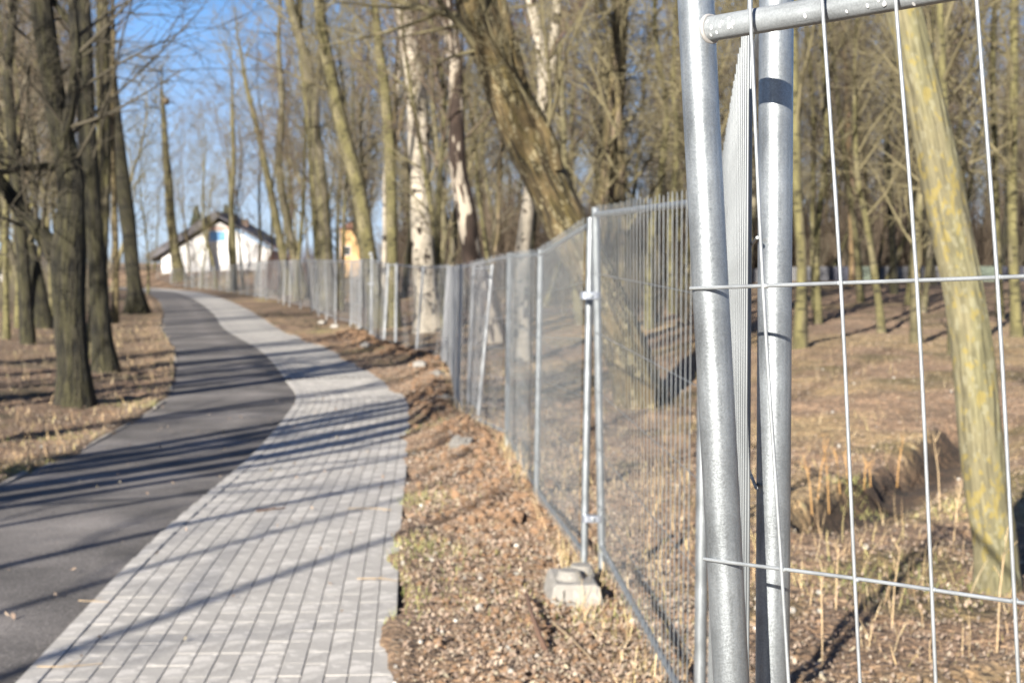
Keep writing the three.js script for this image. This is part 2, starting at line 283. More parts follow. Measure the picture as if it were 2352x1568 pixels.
{ const D = 130, c = at(28, 640, D), gy = H(c.x, D), hs = thing('distant_house', 'whitish house far off between the trunks at the left edge', 'house', V(c.x, gy, -D)), h = at(28, 590, D).y - gy;
  part('wall', box(3.6, h, 6, 0, h / 2, -3), whiteWall, hs); const s = new THREE.Shape([new THREE.Vector2(-2.1, h), new THREE.Vector2(0, h + 1.2), new THREE.Vector2(2.1, h)]), g = new THREE.ExtrudeGeometry(s, { depth: 6.4, bevelEnabled: false }); g.translate(0, 0.003, -6.2); part('roof', g, roofMat, hs);
  for (const x of [-0.9, 0.9]) { const w = part('window', box(1, 1.2, 0.1, x, h * 0.5, 0.02), frameMat, hs); part('pane', box(0.86, 1.06, 0.02, x, h * 0.5, 0.082), darkGlass, w); } }
{ // low concrete wall with weathered spray paint along the wood on the right
  const r = rngOf(91), D0 = 55, w = thing('low_wall', 'long low concrete wall with faded spray paint at the back of the right wood', 'wall', V(at(2100, 640, D0).x, 0, -D0));
  const cols = [[0.24, 0.24, 0.26], [0.28, 0.29, 0.29], [0.09, 0.095, 0.13], [0.22, 0.225, 0.24], [0.13, 0.135, 0.18], [0.30, 0.30, 0.305], [0.22, 0.27, 0.22], [0.2, 0.205, 0.23]].map((c) => std({ color: lin(...c), map: rep(paveTex, 0.8, 0.8), roughness: 0.95 }));
  for (let k = 0, x = 8.6; x < 24; k++) { const l = 0.75 + r() * 0.45, y = H(x, D0); const b = part('wall_block', box(l - 0.012, 0.62 + (r() - 0.5) * 0.02, 0.3, 0, 0.24, 0), cols[Math.floor(r() * 8)], w); b.position.set(x + l / 2 - w.position.x, y, (r() - 0.5) * 0.02); x += l; }
}

// ------------------------------------------------------------------ site fence
const zincTex = makeTex(512, (u, v) => { const a = tf(u, v, 40, 12, 3, 3), b = vn(u * 180, v * 180, 8, 180), st = tn(u, v, 64, 2, 17); let k = 0.84 + 0.26 * (tf(u, v, 5, 4, 19, 4) - 0.5) + 0.09 * (a - 0.5) - (tn(u, v, 150, 5, 23) > 0.93 ? 0.12 : 0) + 0.10 * (b - 0.5) + 0.10 * (st - 0.5); return [k * 247, k * 252, k * 255].map((q) => Math.min(255, q)); });
const zincRough = makeTex(256, (u, v) => grey(0.55 + 0.22 * (vn(u * 90, v * 90, 8, 90) - 0.5) + 0.1 * (tn(u, v, 20, 6, 18) - 0.5)), false);
const zincDull = std({ color: lin(0.44, 0.455, 0.47), map: rep(zincTex, 4, 4), roughness: 0.6, metalness: 0.4, bumpMap: rep(zincTex, 4, 4), bumpScale: 0.0004 });
const zinc = std({ color: lin(0.42, 0.435, 0.45), map: rep(zincTex, 4, 4), roughnessMap: rep(zincRough, 7, 7), roughness: 0.74, metalness: 0.72, bumpMap: rep(zincTex, 4, 4), bumpScale: 0.0004 });
const zincFar = std({ color: lin(0.34, 0.355, 0.37), roughness: 0.42, metalness: 0.6 });
const wireNear = std({ color: lin(0.58, 0.59, 0.60), map: rep(zincTex, 9, 9), roughness: 0.45, metalness: 0.55 });
const wireMat = std({ color: lin(0.30, 0.308, 0.315), map: rep(zincTex, 9, 9), roughness: 0.45, metalness: 0.55 });
const wireStack = std({ color: lin(0.29, 0.298, 0.305), map: rep(zincTex, 9, 9), roughness: 0.45, metalness: 0.55 });
const wireFar = std({ color: lin(0.25, 0.257, 0.268), roughness: 0.5, metalness: 0.5 });
const PR = 0.022, RR = 0.0148, WR = 0.0023;
const unitWire = new THREE.CylinderGeometry(WR, WR, 1, 8, 1), unitThin = new THREE.CylinderGeometry(WR, WR, 1, 5, 1);
function rod(name, a, b, parent, geo, mat) { const m = part(name, geo, mat, parent), d = b.clone().sub(a), L = d.length(); m.position.copy(a).add(b).multiplyScalar(0.5); m.quaternion.setFromUnitVectors(V(0, 1, 0), d.normalize()); m.scale.y = L; return m; }
const pipe = (list, r, sides) => new Geo().tube(list, list.map(() => r), sides, true).build();
const dropSpots = std({ color: lin(0.56, 0.57, 0.58), roughness: 0.8, metalness: 0.2 });
/* posts run from bl to tl and br to tr; t is measured down from the post top */
function panel(name, label, bl, tl, br, tr, o = {}) {
  const base = bl.clone(), g = thing(name, label, 'fence', base, o.group ?? 'galvanised mesh fence panels'), near = o.detail ?? 0, sides = near > 1 ? 28 : near ? 14 : 8, pm = near ? zinc : zincFar;
  const q = (s, drop) => { const a = tl.clone().addScaledVector(bl.clone().sub(tl).normalize(), drop), b = tr.clone().addScaledVector(br.clone().sub(tr).normalize(), drop); return a.lerp(b, s).sub(base); };
  const HH = Math.min(tl.distanceTo(bl), tr.distanceTo(br)), W = bl.distanceTo(br), side = o.side ?? 1;
  const nrm = br.clone().sub(bl).cross(V(0, 1, 0)).normalize().multiplyScalar(side);
  part('post', pipe([bl.clone().sub(base), tl.clone().sub(base)], PR, sides), pm, g);
  part('post', pipe([br.clone().sub(base), tr.clone().sub(base)], PR, sides), pm, g);
  const e = PR / W, low = Math.min(HH - 0.1, 1.86), rail = o.rail ?? 0.035;
  part('top_rail', pipe([q(e * 0.5, rail), q(1 - e * 0.5, rail)], RR, sides), pm, g);
  part('bottom_rail', pipe([q(e, low), q(1 - e, low)], RR, sides), pm, g);
  const out = nrm.clone().multiplyScalar(PR + WR), out2 = nrm.clone().multiplyScalar(PR + WR * 2.7), nv = Math.round(W / 0.1), far = [], hs = [1, 2, 3, 4, 5].map((k) => rail + k * 0.317);
  const ends = o.overhang ?? 0.012;
  const r = rngOf(Math.floor(Math.abs(bl.x * 977 + bl.z * 331)));
  const addWire = (a, b) => { if (near) rod('wire', a, b, g, near > 1 ? unitWire : unitThin, near > 1 ? wireStack : wireMat); else far.push([a, b]); };
  for (let k = 1; k < nv; k++) { const j = (r() - 0.5) * 0.006 / W; addWire(q(k / nv + j, -0.008 + (r() - 0.5) * 0.012).add(out2), q(k / nv + j, low + 0.02).add(out2)); }
  for (const h of hs) addWire(q(-ends / W, h).add(out), q(1 + ends / W, h).add(out));
  if (far.length) { const fg = new Geo(); for (const [a, b] of far) fg.tube([a, b], [0.0027, 0.0027], 4); part('wire_mesh', fg.build(), wireFar, g).userData.kind = 'stuff'; }
  return g;
}
{ // the near panel that comes towards the viewer, laid out in its own plane: s along, t up
  const O = V(0.29507, EYE - 0.02807, -1.75328), u = V(0.68476, 0.04221, 0.72754).normalize(), v = V(-0.06930, 0.99757, 0.00735).normalize(), n = u.clone().cross(v).normalize();
  const Q = (s, t, f = 0) => O.clone().addScaledVector(u, s).addScaledVector(v, t).addScaledVector(n, f);
  const base = Q(-0.1, -1.74), g = thing('mesh_fence', 'nearest galvanised mesh panel with leaning tube post, reaching past the right edge', 'fence', base, 'galvanised mesh fence panels'), L = (p) => p.sub(base);
  const back = -(PR + WR);
  part('post', pipe([[-0.1165, -1.74], [-0.1111, -0.48], [-0.106, -0.02], [-0.1035, 0.19], [-0.101, 0.345]].map(([s, t]) => L(Q(s, t, back))), PR, 40), zinc, g).userData.label = 'near leaning post with bright sunlit stripe';
  part('post', pipe([[3.4, -1.74], [3.4, 0.345]].map(([s, t]) => L(Q(s, t, back))), PR, 16), zinc, g);
  part('top_rail', pipe([[-0.094, 0.3065], [0.1, 0.3025], [0.6, 0.297], [3.39, 0.297]].map(([s, t]) => L(Q(s, t, back))), RR, 32), zincDull, g);
  part('bottom_rail', pipe([[-0.08, -1.56], [3.39, -1.56]].map(([s, t]) => L(Q(s, t, back))), RR, 14), zinc, g);
  const weld = new THREE.TorusGeometry(RR + 0.0012, 0.0026, 8, 24); weld.lookAt(u); const wp = L(Q(-0.0815, 0.3062, back)); weld.translate(wp.x, wp.y, wp.z); part('weld', weld, std({ color: lin(0.40, 0.39, 0.38), roughness: 0.7, metalness: 0.5 }), g);
  const verts = [[[0.0002, 0.36], [0.0001, 0.3253], [-0.0053, 0.0033], [-0.0029, -0.3317], [-0.002, -0.6]], [[0.0966, 0.35], [0.0974, 0.3091], [0.1010, 0], [0.0973, -0.3309], [0.096, -0.6]], [[0.188, 0.34], [0.1888, 0.294], [0.1959, 0.0015], [0.1942, -0.3319], [0.191, -0.6]], [[0.2805, 0.34], [0.2814, 0.2787], [0.2885, -0.0004], [0.2898, -0.3298], [0.289, -0.6]]];
  const curveOf = (list, f) => new THREE.CatmullRomCurve3(list.map(([s, t]) => L(Q(s, t, f)))).getPoints(24);
  for (const w of verts) part('wire', pipe(curveOf([...w, [w[4][0], -1.1], [w[4][0], -1.58]], WR * 1.6), WR * 0.93, 12), wireNear, g);
  for (let s = 0.385; s < 3.38; s += 0.096) part('wire', pipe([L(Q(s, 0.34, WR * 1.6)), L(Q(s, -1.58, WR * 1.6))], WR * 0.93, 6), wireNear, g);
  const hz = [[[-0.1168, 0.0005], [-0.074, 0.0003], [0.1015, 0], [0.29, -0.0004], [1.2, 0.006], [3.41, 0]], [[-0.1222, -0.3299], [-0.0998, -0.3303], [0.0956, -0.3301], [0.29, -0.333], [1.2, -0.335], [3.41, -0.33]]];
  for (const h of [-0.645, -0.96, -1.275]) hz.push([[-0.118, h], [1, h], [3.41, h]]);
  for (const h of hz) part('wire', pipe(new THREE.CatmullRomCurve3(h.map(([s, t]) => L(Q(s, t, -WR * 0.1)))).getPoints(40), WR, 12), wireNear, g);
  for (const h of [0, -0.331]) for (const s of [-0.003, 0.0985, 0.195, 0.289]) { const w = new THREE.SphereGeometry(0.0034, 10, 8); w.scale(1.2, 0.9, 0.8); const c = L(Q(s, h, WR * 0.8)); w.translate(c.x, c.y, c.z); part('weld', w, wireNear, g); }
  // dried drip rings on the rail
  const r = rngOf(3);
  for (let k = 0; k < 20; k++) { const s = -0.075 + (k < 12 ? r() * 0.045 : r() * 0.28), a = -0.5 + r() * 1.5, size = 0.0012 + r() * 0.0017, c = new THREE.CircleGeometry(size, 12); c.scale(0.8, 1.2, 1);
    const nn = n.clone().multiplyScalar(Math.cos(a)).addScaledVector(v, -Math.sin(a)); c.lookAt(nn); const cc = L(Q(s, 0.3062 - Math.max(0, s + 0.078) * 0.022, back)).addScaledVector(nn, RR + 0.0004); c.translate(cc.x, cc.y, cc.z); part('drip_mark', c, dropSpots, g); }
}
const P3 = (x, y, d) => V(x, y, -d);
panel('mesh_fence', 'mesh panel seen almost edge-on, its round post second from the near gap', P3(0.3445, 0.02, 1.967), P3(0.3375, 2.175, 1.967), P3(0.70, 0.02, 5.2), P3(0.725, 2.04, 5.2), { detail: 2, side: -1, rail: 0.03, overhang: 0.045 });
panel('mesh_fence', 'sunlit mesh panel with visible upright wires left of the near post', P3(0.655, 0.03, 5.25), P3(0.665, 2.04, 5.25), P3(0.498, 0.09, 8.34), P3(0.455, 2.09, 8.34), { detail: 1, side: -1 });
const A2 = at(1341, 1322, 8.42), A2t = at(1357, 500, 8.42);
{ const foot = (px, py, d, hgt = 2.0, pxTop) => { const b = at(px, py, d), t = at(pxTop ?? px, py, d); t.y = b.y + hgt; return [b, t]; };
  const chain = [];
  chain.push([A2, A2t]);
  chain.push([at(1231, 1172, 11.8), at(1241, 574, 11.8)]);
  chain.push([at(1164, 1030, 15.8), at(1169, 582, 15.8)]);
  const spec = [ // bottom x, y, top x, depth
    [1049, 966, 1060, 608, 19.6], [1044, 905, 1046, 612, 23], [1036, 868, 1038, 611, 26.5], [1013, 838, 1029, 608, 29.6], [955, 822, 972, 611, 32.8], [909, 803, 911, 605, 35.4], [880, 800, 891, 605, 35.9],
    [849, 777, 852, 594, 39.8], [805, 750, 806, 598, 46.7], [770, 744, 771, 597, 48.9], [716, 719, 703, 596, 58.9], [727, 718, 729, 597, 59.6], [690, 710, 688, 597, 64], [664, 704, 668, 597, 68], [640, 696, 640, 598, 74], [612, 690, 611, 600, 79], [585, 683, 585, 602, 86], [552, 677, 553, 606, 93], [522, 672, 522, 609, 99], [490, 667, 490, 612, 106], [458, 663, 458, 615, 112], [425, 660, 425, 617, 117], [392, 658, 392, 618, 121], [360, 656, 360, 618, 124]];
  for (const [a, b, c, e, d] of spec) chain.push([at(a, b, d), at(c, e, d)]);
  const words = ['bright mesh panel between the clamped pair of posts and the next post left', 'mesh panel whose left post stands behind the leaf heap', 'mesh panel left of the leaf heap post, reaching the tall post', 'edge-on panel hidden behind the tall post at the leaf heap', 'second edge-on panel behind the post at the leaf heap', 'third edge-on panel before the leaning pair of posts', 'panel between two tilted posts in front of the dark birch', 'panel with a tilted right post in front of the pale birch', 'short panel joining a straight and a tilted post', 'panel right of the clamped triple post', 'panel left of the clamped triple post above the pale stones', 'narrow panel between two upright posts above the pale stones', 'panel beside the crossing pair of leaning posts', 'very narrow panel at the crossing pair of leaning posts'];
  for (let k = 0; k + 1 < chain.length; k++) {
    const [B0, T0] = chain[k], [B1, T1] = chain[k + 1], span = Math.hypot(B1.x - B0.x, B1.z - B0.z), cut = span > 5 ? Math.round(span / 3.6) : 1;
    for (let m = 0; m < cut; m++) {
    const b0 = B0.clone().lerp(B1, m / cut), b1 = B0.clone().lerp(B1, (m + 1) / cut), t0 = T0.clone().lerp(T1, m / cut), t1 = T0.clone().lerp(T1, (m + 1) / cut), dir = b1.clone().sub(b0).setY(0).normalize().multiplyScalar(0.035);
    const far = k >= words.length || cut > 1;
    panel('mesh_fence', far ? 'small distant mesh panel in the fence run towards the white house' : words[k], b0.clone().add(k ? dir : V(0, 0, 0)), t0.clone().add(k ? dir : V(0, 0, 0)), b1.clone().sub(dir), t1.clone().sub(dir), { detail: k < 2 ? 1 : 0, side: -1, group: far ? 'distant fence panels near the house' : undefined }); }
  }
  panel('mesh_fence', 'dark spare panel leaning folded against the fence beside the tall post', at(1098, 960, 18.7), at(1131, 608, 18.7), at(1074, 930, 20.6), at(1088, 612, 20.6), { side: -1 });
  // one spare post with a bright cap at the triple post
  const sp = at(853, 777, 39.6), st = at(854, 586, 39.6), ps = thing('fence_post', 'taller grey post with a bright cap standing among the far panels', 'post', sp);
  part('tube', pipe([V(0, 0, 0), st.clone().sub(sp)], 0.03, 12), zincFar, ps); const cap = new THREE.SphereGeometry(0.055, 14, 10); cap.translate(0, st.y - sp.y + 0.03, 0); part('cap', cap, zincFar, ps);
}
function clampOn(p, label, s = 1) {                            // two half shells round both posts with a bolt
  const g = thing('panel_clamp', label, 'clamp', p), band = new THREE.Shape(), w = 0.052 * s;
  band.moveTo(-w, -0.026); band.lineTo(w, -0.026); band.absarc(w, 0, 0.026, -Math.PI / 2, Math.PI / 2); band.lineTo(-w, 0.026); band.absarc(-w, 0, 0.026, Math.PI / 2, 1.5 * Math.PI);
  const e = new THREE.ExtrudeGeometry(band, { depth: 0.035, bevelEnabled: true, bevelSize: 0.002, bevelThickness: 0.002, bevelSegments: 1 }); e.rotateX(Math.PI / 2); part('band', e, std({ color: lin(0.5, 0.54, 0.62), roughness: 0.3, metalness: 0.85 }), g);
  const b = new THREE.CylinderGeometry(0.007, 0.007, 0.09, 10); b.rotateX(Math.PI / 2); b.translate(0, -0.017, 0); part('bolt', b, zinc, g); const nut = new THREE.CylinderGeometry(0.012, 0.012, 0.01, 6); nut.rotateX(Math.PI / 2); nut.translate(0, -0.017, 0.033); part('nut', nut, zinc, g);
}
clampOn(at(1361, 671, 8.34).add(V(-0.01, 0, 0.01)), 'upper steel clamp joining the pair of bright posts', 0.55);
clampOn(at(1362, 1183, 8.34), 'lower steel clamp joining the pair of bright posts', 0.62);
clampOn(at(853, 650, 39.6), 'small steel clamp on the distant triple post', 1);

// concrete feet
const footDull = std({ color: lin(0.25, 0.245, 0.235), map: rep(paveTex, 2, 2), roughness: 0.95 });
const footMat = std({ color: lin(0.42, 0.41, 0.39), map: rep(paveTex, 2, 2), bumpMap: rep(asphaltTex, 3, 3), bumpScale: 0.003, roughness: 0.95 });
const slotHole = new THREE.Path(); { const s = slotHole; s.moveTo(-0.085, 0.068); s.lineTo(-0.066, 0.068); s.lineTo(-0.066, 0.118); s.lineTo(-0.084, 0.118); s.lineTo(-0.085, 0.068); }
function makeFoot(label, p, turn, detail) {
  const g = thing('concrete_foot', label, 'concrete block', p); g.rotation.set(turn[0], turn[1], turn[2]);
  const s = new THREE.Shape([[-0.165, 0], [-0.085, 0], [-0.08, 0.028], [0.03, 0.028], [0.035, 0], [0.165, 0], [0.130, 0.125], [0.112, 0.138], [-0.118, 0.138], [-0.134, 0.125]].map(([x, y]) => new THREE.Vector2(x, y)));
  if (detail) s.holes.push(slotHole);
  const e = new THREE.ExtrudeGeometry(s, { depth: 0.42, bevelEnabled: true, bevelSize: 0.006, bevelThickness: 0.008, bevelSegments: 2 }); e.translate(0, 0, -0.42); part('block', e, footMat, g);
  for (const [x, z] of [[-0.03, -0.15], [0.06, -0.3]]) { const c = new THREE.CylinderGeometry(0.065, 0.09, 0.05, 14); c.translate(x, 0.163, z); part('socket', c, footMat, g); }
  return g;
}
{ const b = at(1325, 1392, 7.85); makeFoot('pale concrete fence foot under the clamped pair of bright posts', V(b.x, ground(b.x, 7.85) - 0.03, -7.85), [0.0, 0.06, -0.02], true).scale.set(0.88, 1.05, 1); }
const feet = [[1083, 1052, 'grey concrete foot tipped on its side below the sagging panel', [0.1, 1.2, 0.5]], [978, 862, 'white concrete foot lying in the leaves beyond the pavers', [0, 1.3, 0]], [1016, 890, 'small grey concrete foot half sunk in brown leaves', [0, 0.9, 0.05]], [1034, 938, 'grey concrete foot left of the tall dark post base', [0, 0.7, 0]], [850, 808, 'whitish concrete foot in front of the triple post', [0, 1.0, 0]], [830, 760, 'pale concrete foot behind the triple post', [0, 1.2, 0]], [777, 758, 'left one of two pale concrete feet at the fence bend', [0, 1.4, 0]], [746, 746, 'farthest pale concrete foot at the fence bend', [0, 1.1, 0]]];
for (const [px, py, label, turn] of feet) { const p = G(px, py); const f = makeFoot(label, p, turn, false); f.scale.setScalar(0.5); if (label.includes('grey')) f.traverse((o) => { if (o.isMesh) o.material = footDull; }); }

// ------------------------------------------------------------------ trees
const wobble = (u, v, k = 0.05) => u + (tf(u, v, 4, 4, 61, 2) - 0.5) * k;
const ridges = (u, v) => { const w = wobble(u, v, 0.07); return sstep(0.22, 0.62, tn(w, v, 26, 6, 52) * 0.6 + tn(w, v, 38, 11, 53) * 0.4); };
const clip = (c) => c.map((q) => Math.max(0, Math.min(255, q)));
const tint = (a, b, t) => a.map((q, i) => lerp(q, b[i], t));
const barkTex = makeTex(512, (u, v) => { const m = sstep(0.42, 0.62, tf(u, v, 5, 3, 63, 4)), k = 0.38 + 0.5 * ridges(u, v) + 0.3 * (tf(u, v, 60, 40, 57, 2) - 0.5) + 0.25 * (tf(u, v, 3, 4, 58, 3) - 0.5); return clip(tint([246, 240, 228], [222, 220, 180], m).map((q) => q * k)); });
const barkBump = makeTex(512, (u, v) => grey(ridges(u, v) * 0.85 + 0.15 * tn(u, v, 80, 80, 3)), false);
const smoothBark = makeTex(512, (u, v) => { const m = sstep(0.42, 0.64, tf(u, v, 4, 3, 73, 4)), k = 0.72 + 0.55 * (tf(u, v, 5, 6, 71, 5) - 0.5) + 0.2 * (tf(u, v, 50, 30, 72, 2) - 0.5), ring = sstep(0.74, 0.86, tn(u, v, 3, 26, 74)) * 0.28; return clip(tint([250, 244, 232], [236, 233, 198], m).map((q) => q * (k - ring))); });
const birchTex = makeTex(512, (u, v) => {
  const line = tn(wobble(u, v), v, 9, 90, 83), dash = sstep(0.74, 0.86, line) * sstep(0.35, 0.6, tf(u, v, 6, 12, 84, 2)), patch = sstep(0.585, 0.65, tf(u, v, 6, 11, 85, 5)), t = Math.max(dash * 0.7, patch * 0.92), k = 0.86 + 0.24 * (tf(u, v, 5, 7, 81, 4) - 0.5) + 0.1 * (tn(u, v, 60, 110, 89) - 0.5);
  return clip(tint([252, 247, 236], [56, 48, 43], t).map((q) => q * k));
});
const darkBirchTex = makeTex(512, (u, v) => { const t = sstep(0.54, 0.62, tf(u, v, 5, 7, 95, 5)), k = 0.6 + 0.45 * tn(wobble(u, v), v, 40, 16, 97) + 0.2 * (tn(u, v, 90, 60, 98) - 0.5); return clip(tint([96 * k, 80 * k, 72 * k], [235, 228, 215], t)); });
const mossyTex = makeTex(512, (u, v) => { const m = sstep(0.35, 0.68, tf(u, v, 7, 6, 101, 4)), t = sstep(0.64, 0.71, tf(u, v, 24, 26, 105, 3)), k = 0.55 + 0.35 * ridges(u, v) + 0.4 * (tf(u, v, 30, 16, 103, 3) - 0.5); return clip(tint(tint([168, 152, 122], [132, 122, 82], m).map((q) => q * k), [215, 212, 196], t * 0.8)); });
const lichenTex = makeTex(512, (u, v) => {
  const wu = u + 0.06 * (tf(u, v, 7, 7, 119, 3) - 0.5), wv = v + 0.05 * (tf(u, v, 6, 6, 121, 3) - 0.5), y = sstep(0.60, 0.65, tf(wu, wv, 26, 40, 115, 3) * 0.74 + tf(u, v, 4, 5, 123, 3) * 0.26), w = sstep(0.58, 0.70, tf(wu, wv, 26, 36, 117, 3)), g = sstep(0.4, 0.62, tf(u, v, 3, 2, 125, 4)), k = 0.78 + 0.4 * (tf(u, v, 44, 16, 113, 3) - 0.5) + 0.25 * (tf(u, v, 4, 5, 111, 3) - 0.5);
  let c = tint([206, 198, 172], [200, 196, 164], g).map((q) => q * k); c = tint(c, [206, 205, 194], w * 0.45); return clip(tint(c, [206, 184, 104], y * 0.55));
});
const bark = (tex, col, rp = [1.6, 0.9], bs = 0.02, bt = barkBump) => std({ map: rep(tex, ...rp), bumpMap: rep(bt, ...rp), bumpScale: bs, color: lin(...col), roughness: 0.95 });
const MB = {
  dark: bark(barkTex, [0.054, 0.05, 0.033], [1.6, 0.9], 0.03), rough: bark(barkTex, [0.21, 0.19, 0.13]), brown: bark(barkTex, [0.24, 0.195, 0.14]), grey: bark(smoothBark, [0.26, 0.238, 0.18], [1.5, 0.6], 0.006), olive: bark(smoothBark, [0.25, 0.23, 0.14], [1.5, 0.6], 0.006),
  birch: bark(birchTex, [0.46, 0.43, 0.385], [0.6, 0.25], 0.006, birchTex), darkBirch: bark(darkBirchTex, [0.38, 0.355, 0.325], [0.8, 0.3], 0.012), mossy: bark(mossyTex, [0.31, 0.28, 0.205], [0.8, 0.5], 0.025), lichen: bark(lichenTex, [0.36, 0.35, 0.275], [1.27, 0.6], 0.008), pink: bark(smoothBark, [0.46, 0.33, 0.24], [1.5, 0.6], 0.004),
};
const TW = { dark: std({ color: lin(0.058, 0.05, 0.034), roughness: 1 }), olive: std({ color: lin(0.140, 0.120, 0.066), roughness: 1 }), brown: std({ color: lin(0.115, 0.088, 0.062), roughness: 1 }), grey: std({ color: lin(0.125, 0.108, 0.076), roughness: 1 }), red: std({ color: lin(0.085, 0.058, 0.045), roughness: 1 }) };

const SIDES = [8, 5, 4, 3];
function grow(g, p, dir, len, r, lvl, o, rnd) {
  const n = [6, 5, 4, 3][lvl], seg = len / n, pts = [p.clone()], rad = [r], d = dir.clone(), q = p.clone(), dirs = [d.clone()];
  for (let k = 0; k < n; k++) { d.x += (rnd() - 0.5) * o.wig; d.z += (rnd() - 0.5) * o.wig; d.y += (rnd() - 0.5) * o.wig * 0.7 + o.up[lvl] * seg; d.normalize(); q.addScaledVector(d, seg); pts.push(q.clone()); rad.push(Math.max(o.min ?? 0.004, r * (1 - 0.82 * (k + 1) / n))); dirs.push(d.clone()); }
  g.tube(pts, rad, SIDES[lvl]);
  if (lvl >= 3) return;
  const kids = o.n[lvl];
  for (let k = 0; k < kids; k++) {
    const t = 0.18 + 0.82 * (k + rnd()) / kids, f = Math.min(n - 0.001, t * n), i = Math.floor(f), b = pts[i].clone().lerp(pts[i + 1], f - i), dd = dirs[i], a = 0.45 + rnd() * 0.65, ax = V(rnd() - 0.5, rnd() - 0.5, rnd() - 0.5).cross(dd).normalize();
    grow(g, b, dd.clone().multiplyScalar(Math.cos(a)).addScaledVector(ax, Math.sin(a)).normalize(), len * (0.38 + 0.34 * rnd()) * (1 - 0.35 * t), Math.max(o.min ?? 0.004, rad[i] * 0.55), lvl + 1, o, rnd);
  }
}
/* trunk: list of points (bottom first) and radii; branches leave it above height h0 */
function makeTree(name, label, cat, pts, rad, bm, tm, o = {}) {
  const base = pts[0].clone(), t = thing(name, label, cat, base, o.group), rnd = rngOf(o.seed ?? 1);
  const c = new THREE.CatmullRomCurve3(pts, false, 'centripetal'), N = o.seg ?? 26, P = c.getPoints(N), L = P.reduce((s, p, k) => k ? s + p.distanceTo(P[k - 1]) : 0, 0);
  const tr = P.map((_, k) => { const f = k / N * (rad.length - 1), i = Math.min(rad.length - 2, Math.floor(f)); return lerp(rad[i], rad[i + 1], f - i); });
  tr[0] *= o.flare ?? 1.35; tr[1] *= 1 + ((o.flare ?? 1.35) - 1) * 0.3; P[0].y -= 0.15;
  const ph = rnd() * 9, sides = o.sides ?? 14;
  t.add; part('trunk', new Geo().tube(P, tr, sides, false, (s, k, a, len) => 1 + 0.09 * (fbm(s * 0.8 + ph, len * 1.3, 7, 2) - 0.5) * 2 + (o.knot ?? 0.05) * Math.sin(a * 3 + ph + len * 0.7) * Math.exp(-len * 0.8)).build(base), bm, t);
  for (const lm of o.limbs ?? []) { const lp = lm.pts, lc = new THREE.CatmullRomCurve3(lp, false, 'centripetal').getPoints(14), lr = lc.map((_, k) => lerp(lm.r0, lm.r1, k / 14));
    part('limb', new Geo().tube(lc, lr, 10, false, (s, k, a, len) => 1 + 0.1 * (fbm(s + ph, len * 2, 9, 2) - 0.5)).build(base), bm, t);
    lm.dirs = lc; }
  const g = new Geo(), o2 = { wig: 0.42, up: [0, 0.08, 0.04, 0.0], n: [0, o.sub ?? 6, o.twig ?? 6], min: o.min ?? 0.004, ...o.style };
  const nb = o.branches ?? 16, h0 = o.h0 ?? 0.3;
  for (let k = 0; k < nb; k++) {
    const f = Math.min(N - 0.01, (h0 + (1 - h0) * (k + rnd()) / nb) * N), i = Math.floor(f), b = P[i].clone().lerp(P[i + 1], f - i), dir = P[i + 1].clone().sub(P[i]).normalize(), a = (o.spread ?? 0.75) + (rnd() - 0.5) * 0.5, az = rnd() * 6.283, ax = V(Math.cos(az), 0, Math.sin(az)); ax.addScaledVector(dir, -ax.dot(dir)).normalize();
    const len = (o.reach ?? 3.2) * (0.55 + 0.75 * rnd()) * (1 - 0.5 * Math.max(0, (f / N - 0.5)));
    grow(g, b, dir.clone().multiplyScalar(Math.cos(a)).addScaledVector(ax, Math.sin(a)).normalize(), len, Math.max(0.012, Math.min(tr[i] * 0.45, o.br ?? 0.034)), 1, o2, rnd);
  }
  for (const lm of o.limbs ?? []) { const lc = lm.dirs; for (let k = 0; k < (lm.n ?? 6); k++) { const i = Math.floor(3 + rnd() * 10), dir = lc[i + 1].clone().sub(lc[i]).normalize(), ax = V(rnd() - 0.5, rnd() - 0.5, rnd() - 0.5).cross(dir).normalize(), a = 0.6 + rnd() * 0.5; grow(g, lc[i], dir.multiplyScalar(Math.cos(a)).addScaledVector(ax, Math.sin(a)), (o.reach ?? 3.2) * (0.4 + 0.4 * rnd()), Math.min(0.03, lm.r1 * 0.6), 1, o2, rnd); } }
  if (o.nest) { const nb2 = new THREE.IcosahedronGeometry(o.nest[1], 2); const pa = nb2.attributes.position; for (let k = 0; k < pa.count; k++) { const s = 0.8 + 0.4 * hash(Math.round(pa.getX(k) * 99), Math.round(pa.getY(k) * 99), Math.round(pa.getZ(k) * 99)); pa.setXYZ(k, pa.getX(k) * s, pa.getY(k) * s * 0.8, pa.getZ(k) * s); } nb2.translate(o.nest[0].x - base.x, o.nest[0].y - base.y, o.nest[0].z - base.z); part('nest', nb2, TW.brown, t); }
  if (g.count) part('crown', g.build(base), tm, t);
  return t;
}
